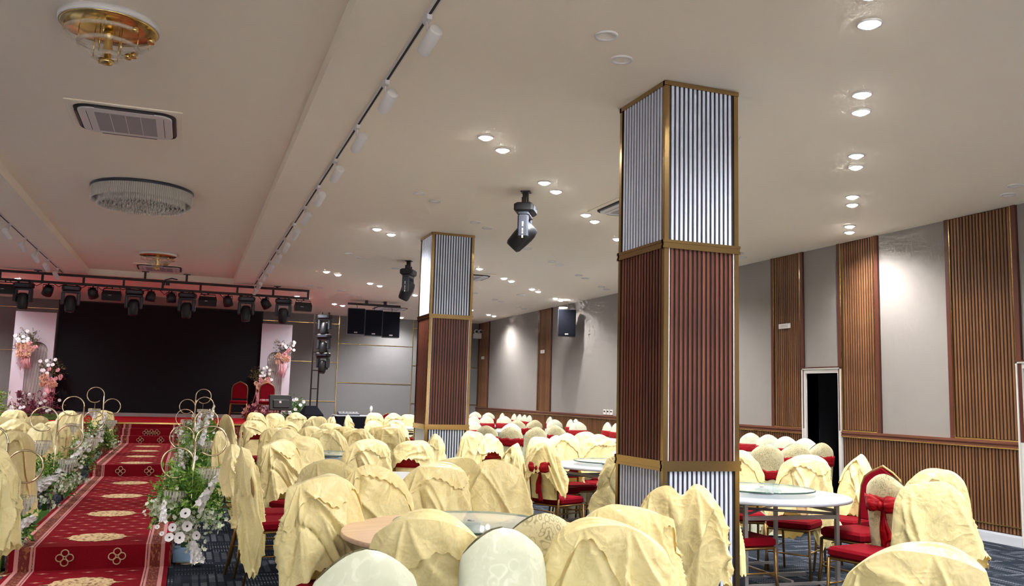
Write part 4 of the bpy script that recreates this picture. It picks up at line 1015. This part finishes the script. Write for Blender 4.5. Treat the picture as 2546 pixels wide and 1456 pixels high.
b = MB(); b.add([(3.69, 5.42, 3.30), (3.72, 5.38, 3.34), (3.73, 5.36, 3.40), (3.71, 5.40, 3.35), (3.75, 5.36, 3.44), (3.74, 5.33, 3.43)], [(0, 1, 3), (1, 2, 3), (2, 4, 3), (2, 5, 4), (0, 3, 1)])
tag(b.obj('plastic_tag', K['acrylic']), 'crumpled clear plastic scrap stuck on the near column edge', 'plastic')

# ---------------------------------------------------------------- stage furnishings
scn = thing('led_screen', 'huge black led screen filling the back of the stage', 'screen', (-.675, 23.55, SZ))
MB().box(-2.37, 2.37, 0, .12, .09, 2.75).obj('screen_panel', K['screen'], scn)
MB().box(-2.4, 2.4, -.02, .3, 0, .085).obj('screen_base', K['steel'], scn)
for z in (.06, .0): pass
MB().box(-2.4, -2.37, 0, .15, .085, 2.76).box(2.37, 2.4, 0, .15, .085, 2.76).box(-2.4, 2.4, 0, .15, 2.75, 2.78).obj('screen_frame', K['blackmetal'], scn)
def arch_board(x0, x1, ax0, ax1, y, z1, label):
    t = thing('arch_board', label, 'backdrop', ((x0+x1)/2, y, SZ))
    c = (x0+x1)/2; X0, X1, A0, A1 = x0-c, x1-c, ax0-c, ax1-c; r = (A1-A0)/2; zc = 2.46-SZ-r; n_ = 16
    L = MB(); ht = z1-SZ
    arc = [(A0+r-r*math.cos(PI*i/n_), zc+r*math.sin(PI*i/n_)) for i in range(n_+1)]
    for yy, fl_ in ((0, 1), (.04, 0)):
        vv = [(X0, yy, 0), (A0, yy, 0), (A0, yy, zc), (X0, yy, ht), (A1, yy, 0), (X1, yy, 0), (X1, yy, ht), (A1, yy, zc)]
        fs = [(0, 1, 2, 3), (4, 5, 6, 7)]
        base = len(vv); vv += [(x, yy, z) for x, z in arc]
        top = [(X0+(X1-X0)*i/n_, yy, ht) for i in range(n_+1)]; b2 = len(vv); vv += top
        for i in range(n_): fs.append((base+i, base+i+1, b2+i+1, b2+i))
        L.add(vv, fs if fl_ else [tuple(reversed(f)) for f in fs])
    rim = [(X0, 0), (X0, ht), (X1, ht), (X1, 0), (A1, 0)]+[(x, z) for x, z in reversed(arc)]+[(A0, 0)]
    k = len(rim); L.add([(x, 0, z) for x, z in rim]+[(x, .04, z) for x, z in rim], [(i, (i+1) % k, k+(i+1) % k, k+i) for i in range(k)])
    L.obj('board', K['board'], t)
    rs = random.Random(int(x0*10)); b = MB()
    for i in range(46):
        x = A0+.012+(A1-A0-.024)*i/45; zt = zc+math.sqrt(max(0, r*r-(x-A0-r)**2))
        pts = [(x+.004*math.sin(k2*1.7+i), .055+.006*math.sin(k2+i*2.1), zt-(zt-.05)*k2/9) for k2 in range(10)]
        b.tube(pts, .0045, 4)
    stuff(b.obj('tinsel_strands', K['tinsel'], t)); return t
arch_board(-3.95, -3.08, -3.66, -3.2, 23.4, 3.17, 'pale pink arch board with silver strands left of the black screen')
arch_board(1.70, 2.47, 1.88, 2.27, 23.4, 3.18, 'pale pink arch board with silver strands right of the black screen')
t = thing('stage_monitor', 'black flat stage monitor on a low stand tilted towards the stage', 'monitor', (2.05, 21.1, SZ), .25)
m_ = T(0, 0, .45) @ RX(-.22)
MB().bbox(-.27, .27, -.03, .03, -.18, .18, .01, m=m_).obj('cabinet', K['black'], t); MB().bbox(-.19, .19, -.06, -.03, -.13, .06, .01, m=m_).obj('rear_bulge', K['black'], t)
MB().box(-.05, .0, -.062, -.058, -.02, .03, m=m_).obj('sticker', K['white_pl'], t)
MB().tube([(0, 0, .0), (0, 0, .3)], .02, 8).cbox((0, 0, .01), (.4, .3, .02)).obj('stand', K['blackmetal'], t)
t = thing('wedge_speaker', 'black wedge floor speaker below the upright light tower', 'speaker', (2.72, 20.7, SZ), .2)
MB().loops([[(-.24, -.2, 0), (.24, -.2, 0), (.24, .2, 0), (-.24, .2, 0)], [(-.23, -.18, .2), (.23, -.18, .2), (.23, .2, .2), (-.23, .2, .2)], [(-.12, .0, .40), (.12, .0, .40), (.12, .16, .40), (-.12, .16, .40)]], smooth=False).obj('cabinet', K['blackcloth'], t)
MB().bbox(-.2, .2, -.205, -.195, .03, .17, .003).obj('front_grille', K['black'], t)
t = thing('mixing_table', 'table draped in black carrying sound mixing gear beside the stage', 'table', (3.75, 20.95, 0))
MB().bbox(-.46, .46, -.3, .3, .0, .90, .01).obj('black_cloth', K['blackcloth'], t); MB().bbox(-.48, .48, -.31, .31, .90, .925, .006).obj('white_top', K['top_white'], t)
t = thing('mixer', 'low grey sound mixer on the black mixing table', 'mixer', (3.62, 20.95, .925))
MB().loops([[(-.24, -.18, 0), (.24, -.18, 0), (.24, .18, 0), (-.24, .18, 0)], [(-.24, -.18, .03), (.24, -.18, .03), (.24, .18, .08), (-.24, .18, .08)]], smooth=False).obj('body', K['greyplastic'], t)
for i in range(6): MB().lathe([(.012, .05), (.01, .075)], 8, m=T(-.2+.08*i, .02, 0)).obj('knob', K['white_pl'], t)
t = thing('equipment_case', 'black equipment case standing right of the mixing table', 'case', (4.42, 20.95, 0)); MB().bbox(-.17, .17, -.25, .25, 0, .82, .012).obj('case_body', K['black'], t)
for z in (.2, .42, .64): MB().box(-.15, .15, -.258, -.25, z-.08, z+.08).obj('rack_panel', K['greyplastic'], t)
for x, lab in ((4.15, 'white desk lamp head standing on the mixing table'), (6.1, 'white leaning swan-neck object behind the back row near the far column')):
    t = thing('desk_lamp', lab, 'lamp', (x, 20.95 if x < 5 else 22.6, .925 if x < 5 else 0)); hh = .18 if x < 5 else 1.0
    MB().lathe([(.05, 0), (.05, .012), (.01, .02)], 14).obj('base', K['white_pl'], t); MB().tube([(0, 0, .01), (.01, 0, hh*.5), (0, 0, hh-.1)], .008, 6).obj('neck', K['white_pl'], t)
    MB().lathe([(.008, -.1), (.03, -.06), (.035, 0), (.02, .04), (.001, .05)], 12, m=T(0.01, 0, hh)).obj('head', K['white_pl'], t)

# ---------------------------------------------------------------- flowers and curled lamp stands
def sprays(b, rs, c, rx, ry, rz, n_, ln, leaf, lw=.32, per=9):
    """leafy stems fanning out from below the centre of an ellipsoid"""
    for _ in range(n_):
        a = rs.uniform(0, 2*PI); e = rs.uniform(-.35, 1.0)
        d = Vector((math.cos(a)*rx*math.sqrt(max(.05, 1-e*e*.8)), math.sin(a)*ry*math.sqrt(max(.05, 1-e*e*.8)), e*rz))
        s0 = Vector(c)+d*rs.uniform(0, .35); s1 = Vector(c)+d*rs.uniform(.75, 1.1); ax = (s1-s0); L_ = ax.length
        if L_ < 1e-4: continue
        ax.normalize(); sag = Vector((0, 0, -.12*L_))
        for k in range(per):
            u = (k+.6)/per; p = s0+(s1-s0)*u+sag*u*u
            dr = (ax*.55+Vector((rs.gauss(0, 1), rs.gauss(0, 1), rs.gauss(0, .8))).normalized()).normalized()
            w_ = dr.cross(Vector((rs.gauss(0, 1), rs.gauss(0, 1), rs.gauss(0, 1)))).normalized(); l_ = leaf*rs.uniform(.6, 1.2)
            nn_ = dr.cross(w_)
            b.add([p, p+dr*l_*.5+w_*l_*lw*.5+nn_*l_*.06, p+dr*l_, p+dr*l_*.5-w_*l_*lw*.5+nn_*l_*.06], [(0, 1, 2, 3)])
    return b
def floret(b, c, d, r, n_=5, cup=.35):
    d = Vector(d).normalized(); u = d.orthogonal().normalized(); v = d.cross(u); c = Vector(c)
    for k in range(n_):
        a = 2*PI*k/n_; a1, a2 = a-PI/n_*.95, a+PI/n_*.95
        e = lambda t, q: u*math.cos(t)*q+v*math.sin(t)*q
        b.add([c, c+e(a1, r*.75)+d*r*cup*.7, c+e(a, r)+d*r*cup, c+e(a2, r*.75)+d*r*cup*.7], [(0, 1, 2, 3)], True)
def spike(p0, p1, r, parent, rs, n_=26, m=None):
    b = MB(); p0, p1 = Vector(p0), Vector(p1); ax = (p1-p0).normalized()
    for i in range(n_):
        u = i/n_; a = i*2.4; o = ax.orthogonal().normalized(); o = Matrix.Rotation(a, 3, ax) @ o
        rr_ = r*(1.15-.65*u); floret(b, p0+(p1-p0)*u+o*rr_*.5, o+ax*.3, rr_*.85)
    return b.obj('flower_spike', m or K['petal'], parent)
def anemone(c, d, r, parent):
    b = MB(); d = Vector(d).normalized(); u = d.orthogonal().normalized(); v = d.cross(u); c = Vector(c)
    for k in range(7):
        a = 2*PI*k/7; P = []
        dirv = u*math.cos(a)+v*math.sin(a); sd = d.cross(dirv)
        rows = []
        for t, wd, up_ in ((.1, .10, 0), (.45, .42, .10), (.8, .46, .20), (1.0, .22, .24)):
            rows.append([c+dirv*r*t+sd*r*wd*q+d*r*(up_+(.05 if q else 0)+(.02 if k % 2 else 0)) for q in (-1, 0, 1)])
        pts = [p for rw_ in rows for p in rw_]; fs = []
        for i in range(3):
            for j in range(2): fs.append((i*3+j, i*3+j+1, i*3+j+4, i*3+j+3))
        b.add(pts, fs, True)
    o = b.obj('anemone', K['petal'], parent)
    q = MB().lathe([(.001, .02), (.05*1, .015), (.07, 0.0), (.06, -.02)], 10); me_m = Matrix.Translation(c+d*r*.14) @ d.to_track_quat('Z', 'Y').to_matrix().to_4x4() @ Matrix.Scale(r*3.0, 4)
    q.v = [tuple(me_m @ Vector(p)) for p in q.v]; q.obj('flower_centre', K['pistil'], o)
    return o
def rosette(c, d, r, m, parent, name, rs):
    b = MB(); d = Vector(d).normalized()
    for k, (rr_, cu, n_) in enumerate(((r, .25, 7), (r*.75, .5, 6), (r*.5, .8, 5), (r*.28, 1.2, 4))):
        u = (Vector(d)+Vector((rs.gauss(0, .08), rs.gauss(0, .08), rs.gauss(0, .08))))
        floret(b, Vector(c)+d*r*.08*k, u, rr_, n_, cu)
    return b.obj(name, m, parent)

def curl(sx, zt, r=.13):
    """pole side at x=0, ring centre at sx*r; starts upright at the pole and curls over, open inside"""
    pts = []
    for i in range(34):
        a = math.radians(-8+i*9.6); q = r*(1-.0009*i-(.0 if i < 26 else .012*(i-25)))
        pts.append((sx*(r-q*math.cos(a)), 0, zt-r+q*math.sin(a)))
    return pts
PEND = []
def pendant_meshes():
    ms = []
    for i, (r_, zz) in enumerate(((.092, 0), (.074, -.034), (.054, -.066), (.034, -.096))):
        b = MB(); n_ = max(8, int(r_*240))
        for k in range(n_):
            a = 2*PI*k/n_
            b.box(-.0022, .0022, -.008, .008, zz-.048, zz, m=T(r_*math.cos(a), r_*math.sin(a), 0) @ RZ(a))
        me = b.mesh('crystal_tier'); me.materials.append(K['crystal']); ms.append(me)
    fr_ = MB()
    for i, (r_, zz) in enumerate(((.092, .002), (.074, -.032), (.054, -.064), (.034, -.094))):
        fr_.tube([(r_*math.cos(2*PI*k/24), r_*math.sin(2*PI*k/24), zz) for k in range(24)], .002, 5, closed=True)
    fr_.tube([(-.092, 0, .002), (.092, 0, .002)], .002, 5).tube([(0, -.092, .002), (0, .092, .002)], .002, 5)
    for k in range(4): fr_.tube([(.0, 0, .09-.02*k), (.006, 0, .08-.02*k), (0, 0, .07-.02*k), (-.006, 0, .08-.02*k)], .0018, 5, closed=True)
    me = fr_.mesh('pendant_frame'); me.materials.append(K['ringgold']); return me, ms
PF, PT = pendant_meshes()
def lamp_stand(x, y, zt, s_, label):
    t = thing('lamp_stand', label, 'lamp stand', (x, y, 0))
    MB().tube([(0, 0, .012), (0, 0, zt-.13)], .009, 8).obj('pole', K['ringgold'], t)
    MB().lathe([(.11, 0), (.11, .008), (.02, .014)], 20).obj('foot', K['ringgold'], t)
    for sd, z_ in ((s_, zt), (-s_, zt-.185)):
        pts = curl(sd, z_); pts = ([(0, 0, z_-.30)] if sd != s_ else [])+[(0, 0, z_-.2)]+pts
        a = MB().tube(pts, .0075, 8).obj('curled_arm', K['ringgold'], t)
        p = mob('pendant_frame', PF, None, a, (sd*.13, 0, z_-.26-.095))
        for me in PT: mob('crystal_tier', me, None, a, (sd*.13, 0, z_-.26-.095))
def arrangement(x, y, label, seed, h0, h1, rx, ry, spikes=(), anem=(), box=None, pale=6, dens=1.5, mats=('leaf', 'leaf_dark'), white=0, extra=None):
    rs = random.Random(seed); t = thing('flower_arrangement', label, 'flowers', (x, y, 0))
    zc = (h0+h1)/2; rz = (h1-h0)/2
    bx_ = box or 'leaf_dark'
    MB().bbox(-.085, .085, -.07, .07, 0, max(.12, h0+.02), .006).obj('flower_box', K[bx_], t)
    MB().tube([(0, 0, h0), (0, 0, zc)], .03, 8).obj('stem_bundle', K['stem'], t)
    stuff(sprays(MB(), rs, (0, 0, zc), rx, ry, rz*1.05, int(70*dens), .2, .055, .34, 10).obj('foliage', K[mats[0]], t))
    stuff(sprays(MB(), rs, (0, .02, zc-.05), rx*.95, ry*.9, rz*.95, int(60*dens), .2, .05, .45, 9).obj('dark_foliage', K[mats[1]], t))
    b = MB()
    for k in range(pale):
        c = Vector((rs.uniform(-rx, rx)*.9, -ry*rs.uniform(.2, .9), zc+rz*rs.uniform(-1.0, .5)))
        for _ in range(34): floret(b, c+Vector((rs.gauss(0, .042), rs.gauss(0, .03), rs.gauss(0, .042))), (rs.gauss(0, 1), -1, rs.gauss(0, .8)), .021)
    if pale: stuff(b.obj('pale_blossoms', K['leaf_pale'], t))
    for p0, p1, r_ in spikes: spike(p0, p1, r_, t, rs)
    for c, r_ in anem: anemone(c, (rs.gauss(-.1, .25), -1, rs.gauss(.25, .2)), r_, t)
    for k in range(white):
        a = rs.uniform(-1, 1); rosette((a*rx*.9, -ry*.9, zc+rz*rs.uniform(-.7, .9)), (a*.4, -1, .3), .032, K['petal'], t, 'white_blossom', rs)
    return t
STD = [(.09, 8.02, 1.139, 1), (.10, 10.8, 1.209, 1), (.12, 13.8, 1.334, 1), (.14, 16.5, 1.448, 1), (-1.285, 7.8, 1.127, -1), (-1.27, 10.4, 1.22, -1), (-1.265, 12.8, 1.31, -1), (-1.29, 15.95, 1.434, -1)]
for i, (x, y, zt, s_) in enumerate(STD):
    lamp_stand(x, y, zt, s_, 'curled gold lamp stand with crystal pendants, '+('nearest', 'second', 'third', 'farthest')[i % 4]+' one on the '+('right' if s_ > 0 else 'left')+' side of the runner')
AN = [((-.01, -.26, .43), .044), ((-.10, -.26, .32), .036), ((.01, -.27, .33), .042), ((-.12, -.26, .24), .038), ((-.04, -.28, .24), .048), ((.09, -.25, .25), .036), ((-.22, -.22, .32), .02), ((-.18, -.24, .27), .02)]
arrangement(.06, 8.08, 'nearest flower arrangement right of the runner with white anemones and a pale blue box', 11, .1, .86, .33, .2,
            spikes=[((.08, -.22, .46), (.24, -.24, .76), .042), ((-.18, -.24, .36), (-.18, -.24, .54), .03), ((.11, -.25, .04), (.06, -.25, .2), .05)], anem=AN, pale=9, dens=3.2, box='blue_box')
arrangement(.12, 10.85, 'second flower arrangement from the front right of the runner', 12, .12, 1.02, .26, .2, spikes=[((.06, -.1, .8), (.12, -.1, 1.1), .036), ((-.12, -.12, .55), (-.16, -.12, .78), .03)], pale=6, white=3)
arrangement(.14, 13.85, 'third flower arrangement from the front right of the runner', 13, .15, 1.05, .26, .2, spikes=[((.02, -.1, .8), (.06, -.1, 1.12), .04)], pale=5, white=4)
arrangement(.20, 16.6, 'fourth flower arrangement right of the runner near the steps', 14, .15, 1.05, .25, .2, spikes=[((.1, -.1, .8), (.2, -.1, 1.1), .04)], pale=4, white=4)
arrangement(.42, 18.7, 'flower arrangement with white blooms at the stage corner right of the steps', 15, .15, 1.05, .2, .18, spikes=[((.05, -.1, .85), (.1, -.1, 1.15), .04)], pale=3, white=4)
arrangement(-1.36, 8.0, 'nearest flower arrangement left of the runner with a long white flower spike', 16, .1, .62, .30, .22,
            spikes=[((-.16, -.12, .42), (.10, -.14, .74), .055), ((.12, -.1, .3), (.3, -.12, .42), .05)], pale=8, dens=1.9, white=3)
arrangement(-1.34, 10.5, 'second flower arrangement left of the runner with a white rose', 17, .12, .80, .30, .22, spikes=[((.1, -.1, .5), (.33, -.1, .80), .045), ((-.05, -.14, .4), (.12, -.14, .5), .06)], pale=9, dens=1.8, white=4)
arrangement(-1.33, 12.9, 'third flower arrangement left of the runner', 18, .15, .85, .27, .2, spikes=[((.05, -.1, .55), (.2, -.1, .8), .04)], pale=7, white=4)
arrangement(-1.34, 16.05, 'farthest flower arrangement left of the runner with a white cascade', 19, .15, 1.0, .32, .22, spikes=[((.02, -.12, .55), (.10, -.12, 1.02), .06)], pale=8, dens=1.7, white=5)

# curved gold rod lying by the left flowers
tag(MB().tube([(-1.33, 9.1, .012), (-1.27, 9.35, .02), (-1.22, 9.55, .03), (-1.215, 9.65, .08)], .012, 8).obj('gold_rod', K['ringgold']), 'loose curved gold rod lying beside the runner left edge', 'rod')

# stage-side flower beds
def bed(x, y, z, label, seed, rx, rz, leafm, blossoms):
    rs = random.Random(seed); t = thing('flower_bed', label, 'flowers', (x, y, z))
    MB().bbox(-rx*.8, rx*.8, -.12, .12, 0, .12, .01).obj('planter', K['leaf_dark'], t)
    stuff(sprays(MB(), rs, (0, 0, .12), rx, .22, rz, 150, .2, .075, .3, 9).obj('foliage', K[leafm], t))
    for m_, n_, r_ in blossoms:
        for k in range(n_):
            a = rs.uniform(-1, 1); e = rs.uniform(0.15, .95)
            rosette((a*rx*math.sqrt(1-e*e*.5), -.2, .1+rz*e*.85), (a*.5, -1, .4), r_, K[m_], t, {'petal': 'white_blossom', 'magenta': 'magenta_blossom', 'pinkp': 'pink_blossom', 'peach': 'peach_blossom'}[m_], rs)
bed(-3.78, 20.4, SZ, 'green bush of white blossoms at the left stage end', 31, .55, .62, 'leaf', [('petal', 14, .05)])
bed(-2.95, 20.6, SZ, 'bed of dark red leaves with purple and cream blossoms before the left arch board', 32, .55, .55, 'magenta', [('magenta', 8, .07), ('petal', 12, .04)])
bed(2.42, 21.6, SZ, 'green bush with white daisies beside the black wedge speaker', 33, .34, .58, 'leaf_dark', [('petal', 12, .05)])
bed(1.62, 22.3, SZ, 'low bed of dark pink blossoms behind the second red stage chair', 34, .35, .38, 'magenta', [('pinkp', 12, .05)])
# bouquets on the arch boards
def bouquet(x, y, z, label, seed, s_, tl, side):
    rs = random.Random(seed); t = thing('bouquet', label, 'flowers', (x, y, z))
    stuff(sprays(MB(), rs, (0, 0, .05), .30*s_, .10, .36*s_, 46, .2, .075, .28, 8).obj('foliage', K['leaf_olive'], t))
    for k in range(9): rosette((rs.uniform(-.17, .14)*s_, -.1, rs.uniform(-.22, .0)*s_), (rs.gauss(0, .3), -1, .1), .075*s_, K['peach'], t, 'peach_rose', rs)
    for k in range(7): rosette((rs.uniform(-.05, .2)*s_, -.1, rs.uniform(-.12, .12)*s_), (rs.gauss(0, .3), -1, .1), .055*s_, K['pinkp'], t, 'pink_rose', rs)
    for k in range(10): rosette(((rs.uniform(-.26, .06))*s_*side, -.09, rs.uniform(.0, .34)*s_), (rs.gauss(0, .3), -1, .2), .045*s_, K['petal'], t, 'white_blossom', rs)
    b = MB()
    for k in range(26):
        x0 = rs.uniform(-.12, .10)*s_; L_ = tl*rs.uniform(.6, 1.05)
        b.tube([(x0, -.06, -.15*s_), (x0*.9+rs.gauss(0, .02), -.07, -.15*s_-L_*.5), (x0*.8+rs.gauss(0, .04), -.06, -.15*s_-L_)], .006, 4)
    stuff(b.obj('tassel', K['tassel'], t))
bouquet(-3.64, 23.3, 2.36, 'peach and white flower bouquet high on the left arch board', 41, 1.1, .42, 1)
bouquet(-3.06, 23.3, 1.68, 'peach and cream flower bouquet with pink tassels at the left edge of the screen', 42, 1.1, .62, 1)
bouquet(2.27, 23.3, 2.40, 'peach and white flower bouquet high on the right arch board', 43, 1.0, .45, -1)
bouquet(1.74, 23.3, 1.72, 'pink and white flower bouquet with long pink tassels at the right edge of the screen', 44, 1.0, .62, -1)
